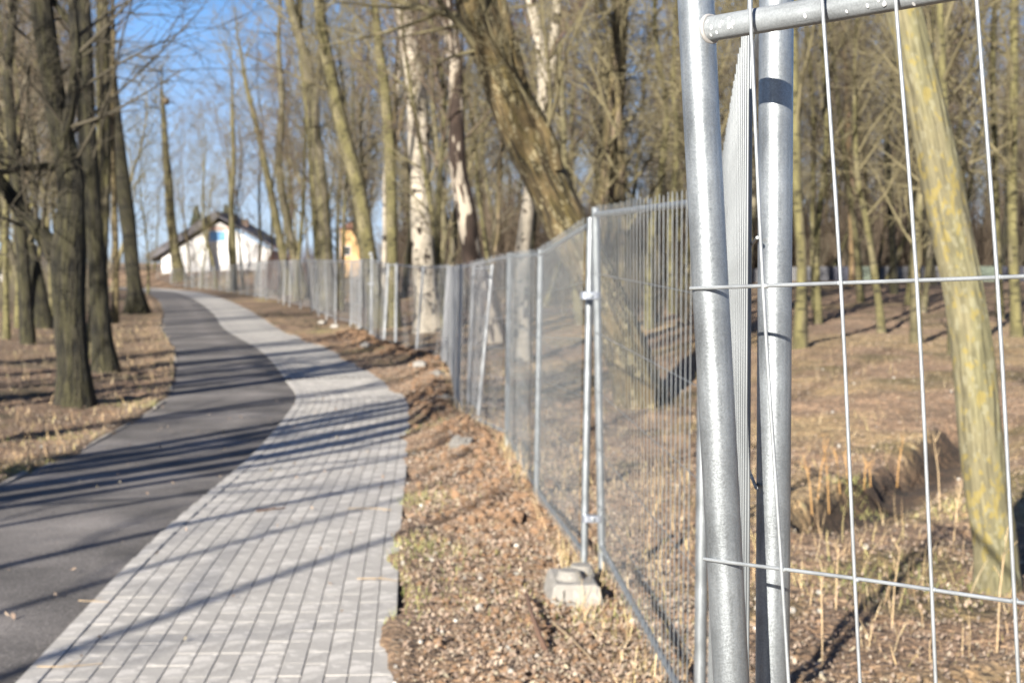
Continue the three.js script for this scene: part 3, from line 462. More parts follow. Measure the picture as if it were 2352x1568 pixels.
/* a tree laid out from the picture: base pixel on the ground (or a depth), then centre points with widths in pixels */
function pictured(label, cat, d, list, ext, bm, tm, o = {}) {
  const k = pxm(d), pts = list.map(([x, y]) => at(x, y, d)), rad = list.map((q) => q[2] / k / 2);
  pts[0].y = ground(pts[0].x, d);
  const rnd = rngOf((o.seed ?? 1) + 500), depthLean = o.dz ?? (rnd() - 0.5) * 0.08; pts.forEach((p, i) => { p.z += depthLean * (p.y - pts[0].y); });
  const a = pts[pts.length - 1], b = pts[pts.length - 2], dir = a.clone().sub(b).normalize(); let r = rad[rad.length - 1], q = a.clone();
  const bend = o.straighten ?? 0.25;
  for (let i = 0; i < 3; i++) { dir.y += bend; dir.x += (rnd() - 0.5) * 0.25; dir.normalize(); q = q.clone().addScaledVector(dir, ext / 3); r *= 0.62; pts.push(q); rad.push(Math.max(0.015, r)); }
  return makeTree(o.name ?? 'bare_tree', label, cat, pts, rad, bm, tm, o);
}
const limbPx = (d, list, w0, w1, n) => ({ pts: list.map(([x, y, z = 0]) => at(x, y, d + z)), r0: w0 / pxm(d) / 2, r1: w1 / pxm(d) / 2, n });
const gd = (px, py) => -G(px, py).z;

// left side of the path
{ const d = gd(172, 935);
  pictured('dark forked oak-like tree nearest the path on the left', 'tree', d, [[172, 935, 84], [166, 820, 72], [158, 680, 74], [158, 590, 82], [166, 480, 60], [164, 400, 62], [140, 290, 52], [118, 150, 50], [98, 0, 50], [90, -120, 46]], 6, MB.dark, TW.dark, { seed: 3, sides: 20, h0: 0.42, branches: 12, reach: 3.0, flare: 1.25, dz: 0.02, br: 0.025,
    limbs: [limbPx(d, [[128, 590], [100, 545], [55, 490], [5, 425], [-60, 340], [-150, 200]], 46, 22, 7), limbPx(d, [[146, 385, -0.1], [152, 300, -0.2], [164, 230, -0.3], [174, 150, -0.3], [168, 40, -0.2], [160, -100, 0]], 30, 22, 6), limbPx(d, [[150, 390], [110, 382], [60, 386], [0, 395], [-80, 380]], 20, 10, 6), limbPx(d, [[70, 390], [45, 350], [60, 250], [68, 150]], 9, 4, 3), limbPx(d, [[172, 60], [150, 40], [110, -20], [80, -80]], 18, 10, 3)] }); }
{ const d = gd(243, 857); pictured('slim mossy tree directly behind the nearest forked tree', 'tree', d, [[243, 857, 58], [232, 760, 46], [224, 640, 44], [210, 450, 42], [199, 290, 40], [194, 120, 36], [190, 0, 32]], 7, MB.dark, TW.dark, { seed: 5, br: 0.022, h0: 0.3, branches: 14, reach: 3, dz: 0.0 });
  pictured('pale grey stem rising right of the nearest forked tree', 'tree', d + 3, [[212, 830, 38], [226, 620, 34], [234, 400, 32], [230, 200, 30], [226, 50, 28], [233, -60, 24]], 7, MB.rough, TW.dark, { seed: 6, br: 0.022, h0: 0.35, branches: 12, reach: 3 }); }
{ const d = gd(314, 720); pictured('mossy tree at the left verge with a root flare and leaning top', 'tree', d, [[314, 720, 44], [307, 640, 34], [294, 500, 36], [276, 360, 34], [258, 210, 34], [242, 60, 30], [235, -40, 26]], 8, MB.dark, TW.dark, { seed: 7, br: 0.022, flare: 1.7, h0: 0.35, branches: 14, reach: 4 }); }
{ const d = gd(262, 745); pictured('thin dark stem between two mossy trees left of the path', 'tree', d, [[262, 745, 18], [266, 640, 15], [263, 480, 14], [258, 300, 12], [262, 100, 10]], 4, MB.brown, TW.brown, { seed: 8, br: 0.022, branches: 10, reach: 2.5 }); }
{ const d = gd(98, 755); pictured('leaning mossy tree with spread roots at the far left', 'tree', d, [[98, 755, 40], [88, 660, 34], [70, 590, 32], [45, 500, 30], [20, 400, 28], [-10, 280, 26]], 9, MB.dark, TW.dark, { seed: 9, br: 0.022, flare: 1.7, h0: 0.3, branches: 14, reach: 4 }); }
{ const d = gd(14, 782); pictured('pale thin trunk at the left edge', 'tree', d, [[14, 782, 18], [12, 680, 14], [8, 540, 14], [12, 380, 12], [4, 200, 10]], 5, MB.olive, TW.olive, { seed: 10, branches: 10, reach: 2.5 }); }
{ const d = gd(78, 770); pictured('very thin leaning sapling at the far left', 'tree', d, [[78, 770, 11], [60, 690, 10], [48, 600, 9], [52, 470, 8], [40, 300, 6]], 3, MB.olive, TW.olive, { seed: 12, branches: 8, reach: 2 }); }
// beyond the bend and before the house
pictured('slender bare tree with a bird nest in front of the white house', 'tree', 122, [[415, 652, 30], [404, 590, 24], [392, 500, 22], [388, 430, 20], [381, 350, 17], [377, 280, 14], [374, 235, 10]], 3, MB.rough, TW.grey, { seed: 21, h0: 0.35, branches: 20, reach: 5.2, nest: [at(378, 232, 122), 0.42], spread: 0.85 });
pictured('thin straight tree before the right part of the white house', 'tree', 105, [[537, 655, 17], [535, 560, 14], [531, 460, 13], [536, 370, 12], [533, 260, 9]], 5, MB.olive, TW.grey, { seed: 22, h0: 0.3, branches: 20, reach: 4 });
pictured('forked thin tree in front of the gable of the white house', 'tree', 112, [[497, 650, 7], [488, 600, 7], [473, 550, 6], [464, 470, 5], [468, 380, 4]], 3, MB.olive, TW.grey, { seed: 23, branches: 12, reach: 2.5 });
pictured('crooked thin tree before the blue window of the white house', 'tree', 112, [[534, 652, 7], [530, 600, 7], [526, 560, 6], [531, 480, 5], [525, 380, 4]], 3, MB.olive, TW.grey, { seed: 24, branches: 12, reach: 2.5 });
// behind the fence, left to right
const row = [
  ['thin leaning tree right of the white house', 86, [[668, 660, 20], [640, 540, 18], [612, 400, 16], [588, 290, 13], [560, 180, 10]], 4, 'olive', 'olive'],
  ['thin curved tree beside the brown hedge', 78, [[700, 660, 22], [662, 520, 19], [640, 380, 17], [648, 240, 14], [640, 100, 11]], 5, 'grey', 'brown'],
  ['tall pale forked tree left of the ochre house', 64, [[752, 690, 36], [750, 600, 32], [736, 410, 28], [720, 290, 27], [712, 180, 25], [680, 70, 22], [655, -20, 20]], 6, 'grey', 'olive', { limbs: [[[722, 290], [728, 200], [740, 90], [742, -20]], 18, 12, 4] }],
  ['olive stem close behind the tall pale forked tree', 65, [[736, 690, 26], [733, 590, 24], [722, 420, 22], [708, 260, 19], [690, 120, 16], [684, -20, 14]], 6, 'olive', 'olive'],
  ['smooth olive tree leaning left in front of the ochre house', 46, [[872, 700, 44], [850, 610, 38], [824, 440, 34], [784, 290, 32], [760, 180, 30], [738, 70, 27], [728, -20, 25]], 7, 'olive', 'olive'],
  ['upright olive tree left of the pale birch', 46, [[906, 695, 28], [901, 600, 26], [897, 370, 26], [885, 210, 25], [868, 80, 21], [860, -20, 18]], 7, 'olive', 'olive'],
  ['narrow white birch stem behind the upright olive tree', 50, [[880, 690, 12], [884, 520, 11], [886, 380, 11], [908, 240, 10], [917, 150, 9], [930, 20, 7]], 5, 'birch', 'red'],
];
row.forEach(([label, d, list, ext, b, t, o = {}], k) => { const oo = { seed: 40 + k, h0: 0.32, branches: 16, reach: 3.6, ...o }; if (o.limbs) oo.limbs = [limbPx(d, o.limbs[0], o.limbs[1], o.limbs[2], o.limbs[3])]; pictured(label, 'tree', d, list, ext, MB[b], TW[t], oo); });
pictured('large white birch with a brownish lower trunk', 'birch', 42, [[988, 745, 60], [976, 640, 54], [968, 520, 50], [964, 390, 50], [958, 240, 46], [944, 120, 44], [920, 0, 42], [905, -80, 38]], 7, MB.birch, TW.red, { name: 'birch_tree', seed: 60, h0: 0.45, branches: 16, reach: 3.4, sides: 18 });
pictured('dark patchy birch between the white birch and the big leaning tree', 'birch', 36, [[1136, 720, 58], [1108, 660, 52], [1086, 600, 48], [1070, 480, 46], [1052, 385, 40], [1048, 240, 36], [1042, 110, 34], [1024, 0, 32], [1012, -80, 28]], 7, MB.darkBirch, TW.red, { name: 'birch_tree', seed: 61, h0: 0.45, branches: 14, reach: 3.2, sides: 18 });
{ const d = 20.5; pictured('thick mossy tree leaning left behind the fence', 'tree', d, [[1478, 905, 104], [1420, 760, 100], [1355, 620, 98], [1300, 510, 104], [1248, 400, 100], [1196, 300, 96], [1152, 180, 94], [1108, 60, 92], [1076, -40, 88]], 8, MB.mossy, TW.olive, { seed: 62, sides: 24, h0: 0.55, branches: 12, reach: 3.4, flare: 1.3, br: 0.07, dz: 0.0,
  limbs: [limbPx(d, [[1278, 390, -0.2], [1262, 320, -0.25], [1235, 265, -0.25], [1205, 210, -0.2], [1180, 110, -0.2], [1150, 0, -0.1], [1140, -90, 0]], 34, 20, 4)] }); }
{ const d = 30; pictured('white birch forking in two right of the thick leaning tree', 'birch', d, [[1198, 720, 36], [1200, 600, 34], [1212, 480, 32], [1226, 380, 30], [1242, 280, 30], [1250, 200, 28], [1240, 110, 25], [1218, 0, 22], [1205, -80, 20]], 6, MB.birch, TW.red, { name: 'birch_tree', seed: 63, h0: 0.5, branches: 12, reach: 3.0, limbs: [limbPx(d, [[1246, 260], [1262, 180], [1272, 100], [1280, 0], [1284, -80]], 26, 18, 3)] }); }
pictured('tall grey-brown tree standing above the sunlit panel', 'tree', 30, [[1392, 720, 44], [1398, 600, 40], [1405, 460, 40], [1409, 290, 40], [1417, 160, 38], [1426, 0, 36], [1430, -80, 34]], 8, MB.brown, TW.olive, { seed: 64, h0: 0.4, branches: 14, reach: 3.6 });
pictured('olive tree just right of the second post, mossy to the base', 'tree', 26, [[1838, 715, 30], [1842, 600, 24], [1830, 420, 24], [1828, 250, 23], [1822, 80, 22], [1818, -60, 20]], 7, MB.olive, TW.olive, { seed: 65, h0: 0.25, branches: 16, reach: 3.2, dz: 0 });
pictured('straight pinkish trunk with bare top in the right wood', 'tree', 50, [[1960, 620, 17], [1957, 500, 15], [1953, 400, 14], [1948, 300, 13], [1944, 180, 11]], 3, MB.pink, TW.brown, { seed: 66, h0: 0.6, branches: 7, reach: 2 });
{ const d = gd(2288, 1352); pictured('near smooth trunk with yellow lichen spots leaning left behind the right panel', 'tree', d, [[2290, 1352, 104], [2284, 1250, 100], [2262, 1100, 100], [2250, 990, 100], [2236, 840, 97], [2206, 640, 92], [2180, 520, 92], [2157, 400, 93], [2115, 200, 82], [2067, 0, 80], [2040, -120, 74]], 8, MB.lichen, TW.olive, { seed: 67, sides: 32, seg: 60, knot: 0.09, h0: 0.8, branches: 8, reach: 2.2, br: 0.03, flare: 1.2, dz: 0.01, straighten: 0.1 }); }
const right = [
  ['mossy slim trunk leaning left before the low wall', 30, [[2028, 690, 18], [2008, 610, 15], [1990, 500, 14], [1972, 400, 12], [1968, 250, 10]], 4, 'olive'],
  ['olive trunk standing right of the lichen trunk', 24, [[2196, 800, 30], [2184, 620, 25], [2174, 450, 22], [2172, 260, 20], [2163, 0, 18]], 5, 'olive'],
  ['dark-sided trunk at the right edge', 28, [[2338, 745, 26], [2330, 600, 24], [2328, 400, 23], [2334, 200, 21], [2336, 0, 20]], 6, 'olive'],
  ['thin straight olive trunk near the right edge', 33, [[2300, 690, 16], [2290, 540, 15], [2284, 360, 14], [2278, 160, 13], [2280, 0, 12]], 5, 'olive'],
  ['slanting thin trunk crossing the right wood', 36, [[2120, 660, 14], [2146, 520, 13], [2170, 420, 12], [2200, 300, 11], [2226, 160, 9]], 4, 'grey'],
  ['twisted thin trunk left of the pinkish trunk', 34, [[1880, 690, 18], [1876, 560, 16], [1890, 440, 14], [1902, 300, 12], [1895, 120, 10]], 4, 'olive'],
  ['thin curved trunk seen over the sunlit panel', 34, [[1490, 700, 20], [1496, 540, 18], [1520, 400, 16], [1532, 250, 14], [1510, 100, 12]], 5, 'olive'],
  ['thin olive trunk left of the near leaning post', 40, [[1545, 690, 18], [1540, 520, 17], [1556, 350, 15], [1548, 180, 13], [1556, 0, 11]], 5, 'olive'],
];
right.forEach(([label, d, list, ext, b], k) => pictured(label, 'tree', d, list, ext, MB[b], TW.olive, { seed: 80 + k, h0: 0.25, branches: 14, reach: 2.8 }));

// the common trees of the wood: a few shapes, each planted many times
const kinds = [];
function kindTree(k) {
  const r = rngOf(200 + k * 7), h = 10 + r() * 6, pts = [], rad = [], r0 = 0.05 + r() * 0.085, lean = (r() - 0.5) * 0.34; let x = 0, z = 0;
  for (let i = 0; i <= 6; i++) { pts.push(V(x, h * i / 6, z)); rad.push(Math.max(0.02, r0 * (1 - 0.8 * i / 6))); x += lean * h / 6 + (r() - 0.5) * 0.75; z += (r() - 0.5) * 0.75; }
  const t = makeTree('bare_tree', '', 'tree', pts, rad, [MB.olive, MB.grey, MB.rough, MB.brown, MB.dark][k % 5], [TW.olive, TW.grey, TW.brown][k % 3], { seed: 300 + k, h0: 0.12 + 0.10 * (k % 3), branches: 24, reach: 2.9, sub: 7, twig: 7, sides: 8, seg: 12, spread: 0.7, min: 0.006, flare: 1.3 });
  scene.remove(t); return t;
}
for (let k = 0; k < 9; k++) kinds.push(kindTree(k));
let first = true, planted = 0; taken.set('bare_tree', taken.get('bare_tree') - 9);
function plant(x, d, label, group, r, sc = 1, kind) {
  const o = kinds[kind ?? Math.floor(r() * 9)].clone(); o.name = numbered('bare_tree'); o.userData = { label, category: 'tree', group };
  o.position.set(x, ground(x, d), -d); o.rotation.y = r() * 6.283; o.scale.set(sc, sc * (0.9 + r() * 0.25), sc); scene.add(o); planted++; return o;
}
{ const r = rngOf(77), spots = []; let tries = 0;
  while (spots.length < 108 && tries++ < 6000) { const d = 24 + Math.pow(r(), 0.75) * 70, px = 640 + r() * 1850, x = (px - 1176) / FPX * d; if (x < fx(d) + 1.5 || spots.some(([a, b]) => Math.hypot(a - x, b - d) < 1.5)) continue; if (px < 820 && d < 50) continue; spots.push([x, d]);
    plant(x, d, 'slim bare tree in the crowded wood behind the mesh fence', 'slim trees of the wood behind the fence', r, 0.85 + r() * 0.35); } }
{ const r = rngOf(78), spots = []; let tries = 0;
  while (spots.length < 22 && tries++ < 3000) { const d = 30 + Math.pow(r(), 0.8) * 55, px = -60 + r() * 370, x = (px - 1176) / FPX * d; if (x > bx(d) - AW - 3.2 || spots.some(([a, b]) => Math.hypot(a - x, b - d) < 1.6)) continue; spots.push([x, d]);
    plant(x, d, 'slim bare tree in the wood on the left of the path', 'slim trees of the wood left of the path', r, 0.85 + r() * 0.35); } }
{ const r = rngOf(79); for (const [px, d, sc] of [[340, 96, 0.8], [436, 126, 0.9], [462, 118, 0.9], [560, 105, 1], [590, 112, 1], [610, 98, 1], [420, 150, 1.1], [480, 150, 1.0], [570, 150, 1.2], [640, 140, 1.2], [355, 140, 0.9]]) plant((px - 1176) / FPX * d, d, 'thin bare tree standing round the white house', 'thin trees round the white house', r, sc); }
{ // trees standing left of the viewer, outside the picture: their shadows cross the path
  const list = [[-9.0, 4.55, 0.2, 0.001], [-8.8, 3.95, 0.17, 0.001], [-8.55, 3.3, 0.25, 0.001], [-8.3, 2.6, 0.2, 0.001], [-8.1, 2.1, 0.1, 0.001], [-9.7, 3.9, 0.16], [-7.2, -0.4, 0.07], [-7.7, 1.3, 0.06], [-6.8, -1.6, 0.045], [-9.6, 8.3, 0.14], [-11.2, 10.6, 0.17], [-12.2, 13.2, 0.16], [-6.6, -3.6, 0.06], [-10.22, 14.4, 0.26, 0.5], [-10.9, 17.6, 0.15], [-10.2, 6.6, 0.1], [-13.2, 11, 0.16], [-12.6, 16.5, 0.2], [-14, 19, 0.2], [-15.5, 14, 0.18], [-11.6, 12.2, 0.12], [-13.4, 20, 0.2]];
  list.forEach(([x, d, r0, lean = 0], k) => { const r = rngOf(900 + k), pts = [], rad = []; let px = x, pd = d; const gy = ground(x, d); for (let i = 0; i <= 6; i++) { pts.push(V(px, gy + i * 2.1, -pd)); rad.push(Math.max(0.02, r0 * (1 - 0.7 * i / 6))); const wan = lean === 0.001 ? 0.12 : i < 2 ? 0.2 : 0.5; px += (r() - 0.5) * wan - (i > 2 ? lean : 0); pd += (r() - 0.5) * wan + (i > 2 ? lean : 0); }
    makeTree('bare_tree', 'bare tree beside the path whose shadow bands cross the asphalt', 'tree', pts, rad, MB.grey, TW.grey, { seed: 950 + k, h0: 0.25, branches: r0 < 0.1 ? 7 : 12, reach: 2.6, sub: r0 < 0.1 ? 3 : 4, twig: r0 < 0.1 ? 1 : 2, sides: 10, min: 0.006, group: 'roadside trees whose shadows cross the path' }); });
}
{ // far wood, one mass
  const r = rngOf(81), parts = [kinds[1], kinds[4], kinds[6]];
  parts.forEach((kt, q) => { const src = kt.children.map((c) => { const g = c.geometry.clone(); g.setIndex(c.geometry.index.clone()); return g; }), g = mergeGeometries(src), n = 62, im = new THREE.InstancedMesh(g, [TW.olive, TW.brown, TW.grey][q], n); im.name = numbered('far_wood'); im.userData = { label: ['greenish bare far wood beyond the trunks', 'brownish bare far wood beyond the trunks', 'greyish bare far wood beyond the trunks'][q], category: 'wood', kind: 'stuff' };
    const m = new THREE.Matrix4(); for (let k = 0; k < n; k++) { const d = 96 + r() * 90; let px = r() < 0.24 ? -300 + r() * 560 : r() < 0.4 ? 1500 + r() * 1000 : 660 + r() * 1950; const x = (px - 1176) / FPX * d, s = 0.95 + r() * 0.4; m.makeRotationY(r() * 6.283).scale(V(s, s, s)).setPosition(x, H(x, d), -d); im.setMatrixAt(k, m); } scene.add(im); }); }

// spruces, hedge
const needle = std({ color: lin(0.035, 0.05, 0.03), roughness: 1 });
function spruce(label, px, d, topPx, w) { const b = at(px, 640, d); b.y = H(b.x, d); const h = at(px, topPx, d).y - b.y, t = thing('spruce_tree', label, 'spruce', b), r = rngOf(Math.floor(px)); part('trunk', new Geo().tube([V(0, 0, 0), V(0, h, 0)], [0.18, 0.02], 7).build(), MB.brown, t);
  const g = new Geo(); for (let k = 0; k < 420; k++) { const f = Math.pow(r(), 0.8), y = h * (0.08 + 0.9 * f), R = w * (1 - f) * (0.55 + 0.5 * r()) + 0.15, a = r() * 6.283; g.tube([V(0, y, 0), V(Math.cos(a) * R * 0.6, y - R * 0.12, Math.sin(a) * R * 0.6), V(Math.cos(a) * R, y - R * 0.38, Math.sin(a) * R)], [0.1, 0.16, 0.02], 4); } part('crown', g.build(), needle, t); }
spruce('dark spruce behind the left slope of the white house roof', 452, 150, 470, 2.2);
spruce('broad dark spruce peeking over the white house ridge', 520, 152, 468, 2.6);
{ const r = rngOf(31), D = 95, t = thing('brown_hedge', 'reddish brown leafless hedge behind the fence right of the white house', 'hedge', onGround(at(680, 600, D).x, D)), g = new Geo(); for (let k = 0; k < 420; k++) { const x = (r() - 0.5) * 4.4, z = (r() - 0.5) * 1.2, h = 1.3 + r() * 1.5; g.tube([V(x, -0.1, z), V(x + (r() - 0.5) * 0.4, h * 0.6, z + (r() - 0.5) * 0.4), V(x + (r() - 0.5) * 0.8, h, z + (r() - 0.5) * 0.8)], [0.02, 0.014, 0.006], 3); } part('stems', g.build(), std({ color: lin(0.20, 0.11, 0.08), roughness: 1 }), t); }

// ------------------------------------------------------------------ litter, grass, stones, twigs
{ const lg = new THREE.BufferGeometry(), P = [-0.5, 0.10, 0, -0.1, 0, -0.32, -0.1, 0.02, 0.32, 0.22, 0.06, -0.26, 0.22, 0.09, 0.26, 0.56, 0.22, 0.03], I = [0, 2, 1, 1, 2, 4, 1, 4, 3, 3, 4, 5]; lg.setAttribute('position', new THREE.BufferAttribute(new Float32Array(P), 3)); lg.setIndex(I); lg.computeVertexNormals(); lg.setAttribute('uv', new THREE.BufferAttribute(new Float32Array(12), 2));
  const r = rngOf(401), mats = [], cols = [], pal = [[0.33, 0.245, 0.18], [0.37, 0.285, 0.215], [0.32, 0.23, 0.17], [0.26, 0.19, 0.145], [0.40, 0.33, 0.255], [0.34, 0.27, 0.21], [0.36, 0.31, 0.22], [0.23, 0.17, 0.13]];
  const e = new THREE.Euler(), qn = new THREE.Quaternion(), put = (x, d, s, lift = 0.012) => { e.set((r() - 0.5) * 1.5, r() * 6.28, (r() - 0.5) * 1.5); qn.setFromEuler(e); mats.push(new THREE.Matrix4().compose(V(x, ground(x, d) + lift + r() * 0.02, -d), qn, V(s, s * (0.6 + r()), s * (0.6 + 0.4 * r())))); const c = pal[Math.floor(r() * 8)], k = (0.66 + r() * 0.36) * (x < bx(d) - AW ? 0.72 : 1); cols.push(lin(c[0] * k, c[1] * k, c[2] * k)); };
  const sc = () => 0.012 + r() * r() * 0.026;
  for (let k = 0; k < 70000; k++) { const d = 5.2 + Math.pow(r(), 1.5) * 26, a = bx(d) + PW + 0.0, b = fx(d) + 0.5, x = a + Math.pow(r(), 0.8) * (b - a); const edge = (x - a); if (edge < 0.12 && r() < 0.4) continue; put(x - (r() < 0.06 ? 0.25 * r() : 0), d, sc(), x < a ? 0.03 : 0.012); }
  for (let k = 0; k < 56000; k++) { const d = 4.2 + Math.pow(r(), 1.4) * 30, x = fx(d) + 0.3 + r() * (d * 0.37 + 1 - fx(d)); if (inShadowBand(x, d)) continue; if (vn(x * 0.9, d * 0.9, 47) < 0.3 && r() < 0.6) continue; put(x, d, sc()); }
  for (let k = 0; k < 32000; k++) { const d = 10 + Math.pow(r(), 1.3) * 40, l = Math.pow(r(), 1.5) * (d * 0.36 + bx(d)), x = bx(d) - AW - 0.05 - Math.max(0, l); put(x, d, sc() * 1.15); }
  for (let k = 0; k < 160; k++) { const d = 6 + r() * 16, x = bx(d) - AW + r() * (AW + PW); put(x, d, 0.02 + r() * 0.03, 0.075); }
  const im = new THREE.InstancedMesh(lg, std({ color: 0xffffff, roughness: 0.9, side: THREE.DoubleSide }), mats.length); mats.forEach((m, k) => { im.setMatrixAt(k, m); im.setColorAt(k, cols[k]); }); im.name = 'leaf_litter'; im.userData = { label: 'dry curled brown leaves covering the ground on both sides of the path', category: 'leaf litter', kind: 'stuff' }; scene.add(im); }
function blades(name, label, cat, n, spot, hgt, wid, pal, seed) {
  const g = new THREE.BufferGeometry(), P = [-0.5, 0, 0, 0.5, 0, 0, -0.4, 0.4, 0.06, 0.4, 0.4, 0.06, -0.25, 0.75, 0.2, 0.25, 0.75, 0.2, 0, 1, 0.42]; g.setAttribute('position', new THREE.BufferAttribute(new Float32Array(P), 3)); g.setIndex([0, 1, 3, 0, 3, 2, 2, 3, 5, 2, 5, 4, 4, 5, 6]); g.computeVertexNormals(); g.setAttribute('uv', new THREE.BufferAttribute(new Float32Array(14), 2));
  const r = rngOf(seed), im = new THREE.InstancedMesh(g, std({ color: 0xffffff, roughness: 0.9, side: THREE.DoubleSide }), n), e = new THREE.Euler(), q = new THREE.Quaternion(), m = new THREE.Matrix4();
  for (let k = 0; k < n; k++) { const [x, d, f = 1] = spot(r), h = (hgt[0] + r() * r() * (hgt[1] - hgt[0])) * f; e.set((r() - 0.3) * 0.9, r() * 6.28, (r() - 0.5) * 0.7); q.setFromEuler(e); m.compose(V(x, ground(x, d) - 0.01, -d), q, V(wid * (0.7 + r() * 0.6), h, h)); im.setMatrixAt(k, m); const c = pal[Math.floor(r() * pal.length)], kk = 0.8 + 0.4 * r(); im.setColorAt(k, lin(c[0] * kk, c[1] * kk, c[2] * kk)); }
  im.name = numbered(name); im.userData = { label, category: cat, kind: 'stuff' }; scene.add(im);
}
const straw = [[0.46, 0.34, 0.19], [0.40, 0.28, 0.16], [0.52, 0.41, 0.25], [0.36, 0.27, 0.15], [0.44, 0.37, 0.17]], greenp = [[0.20, 0.22, 0.07], [0.28, 0.27, 0.10], [0.16, 0.19, 0.06], [0.36, 0.32, 0.14]];
blades('dry_grass', 'straw coloured dry grass and stalks along the fence and in the wood', 'dry grass', 7000, (r) => { for (;;) { const d = 4.3 + Math.pow(r(), 1.5) * 24, x = fx(d) - 0.15 + r() * r() * (d * 0.38 + 1 - fx(d)); if (inShadowBand(x, d)) continue; if (fbm(x * 0.8, d * 0.8, 131, 2) > 0.42 || (Math.abs(x - fx(d)) < 0.4 && r() < 0.3)) return [x, d]; } }, [0.04, 0.34], 0.004, straw, 501);
blades('dry_grass', 'short dry grass on the left verge under the trees', 'dry grass', 2200, (r) => { const d = 11 + Math.pow(r(), 1.4) * 40, x = bx(d) - AW - 0.05 - Math.pow(r(), 1.4) * Math.max(0.2, d * 0.37 + bx(d) - AW + 1); return [x, d]; }, [0.05, 0.3], 0.009, straw, 502);
const tufts = []; { const r = rngOf(503); for (const [px, py] of [[985, 998], [960, 985], [955, 1165], [985, 1155], [975, 1270], [960, 1310], [55, 1092], [110, 1075], [140, 1010], [300, 930], [350, 935], [1390, 1420], [1300, 1400], [2110, 1350], [1960, 1160], [2230, 1180], [1895, 1330], [600, 690], [740, 765], [945, 1390], [30, 1095]]) { const p = G(px, py); tufts.push([p.x, -p.z, 0.1 + r() * 0.18]); } }
blades('green_grass', 'small tufts of fresh green grass on the litter and verge', 'grass', 5200, (r) => { const [x, d, s] = tufts[Math.floor(r() * tufts.length)], a = r() * 6.28, q = Math.sqrt(-2 * Math.log(1 - r() * 0.98)) * s; return [x + Math.cos(a) * q, d + Math.sin(a) * q * 1.6]; }, [0.03, 0.1], 0.005, greenp, 504);
{ // tall orange-tan dead stems in the wood behind the right panel, countable
  const r = rngOf(601), m = std({ color: lin(0.52, 0.30, 0.11), roughness: 0.9 }), m2 = std({ color: lin(0.50, 0.37, 0.22), roughness: 0.9 });
  const list = [[1878, 1150, 1010], [1905, 1190, 1020], [1930, 1145, 1040], [1948, 1125, 1050], [1985, 1140, 1080], [2000, 1130, 1075], [2060, 1130, 1010], [1866, 1200, 1060], [2160, 1190, 1010], [2190, 1260, 1120], [1920, 1420, 1270], [2048, 1440, 1240], [2290, 1500, 1210], [1890, 1520, 1300]];
  const where = ['first at the second post', 'tall one by the second post', 'tallest of the orange clump', 'inner one of the orange clump', 'outer one of the orange clump', 'last one of the orange clump', 'single one before the painted shadow band', 'lowest one at the second post', 'pale one left of the lichen trunk', 'pale one at the lichen trunk foot', 'bent one low beside the second post', 'bent one between the first panel wires', 'pale one right of the lichen trunk foot', 'faint one at the bottom by the second post'];
  list.forEach(([px, py, pt], k) => { const p = G(px, py), d = -p.z, h = (py - pt) / pxm(d), t = thing('dead_stem', 'thin dead weed stem, ' + where[k], 'weed stem', p, 'dead weed stems in the right wood'), a = V((r() - 0.5) * 0.12 * h * 3, h, (r() - 0.5) * 0.1); part('stem', new Geo().tube([V(0, -0.03, 0), V(a.x * 0.3, h * 0.5, a.z * 0.5), a], [0.004, 0.0035, 0.0015], 5).build(), k < 8 ? m : m2, t);
    const g = new Geo(); for (let q = 0; q < 4; q++) { const y = h * (0.55 + 0.4 * r()), f = y / h; g.tube([V(a.x * f * 0.8, y, a.z * f), V(a.x * f + (r() - 0.5) * 0.12, y + 0.07, a.z * f + (r() - 0.5) * 0.1)], [0.002, 0.001], 4); } part('side_twigs', g.build(), k < 8 ? m : m2, t); });
}
{ // pebbles
  const r = rngOf(701), g = new THREE.IcosahedronGeometry(1, 1), n = 420, im = new THREE.InstancedMesh(g, std({ color: 0xffffff, roughness: 0.9 }), n), m = new THREE.Matrix4(), q = new THREE.Quaternion(), e = new THREE.Euler();
  for (let k = 0; k < n; k++) { const d = 5 + Math.pow(r(), 1.4) * 18, side = r(), x = side < 0.55 ? bx(d) + PW + r() * (fx(d) - bx(d) - PW) : side < 0.9 ? fx(d) + r() * d * 0.33 : bx(d) - AW - r() * 1.5, s = 0.006 + r() * r() * 0.022; e.set(r() * 6, r() * 6, r() * 6); q.setFromEuler(e); m.compose(V(x, ground(x, d) + s * 0.5, -d), q, V(s * (0.8 + r() * 0.5), s * 0.7, s)); im.setMatrixAt(k, m); const c = 0.24 + r() * r() * 0.34; im.setColorAt(k, lin(c, c * 0.95, c * 0.86)); }
  im.name = 'pebbles'; im.userData = { label: 'small pale pebbles scattered in the litter', category: 'pebbles', kind: 'stuff' }; scene.add(im);
}
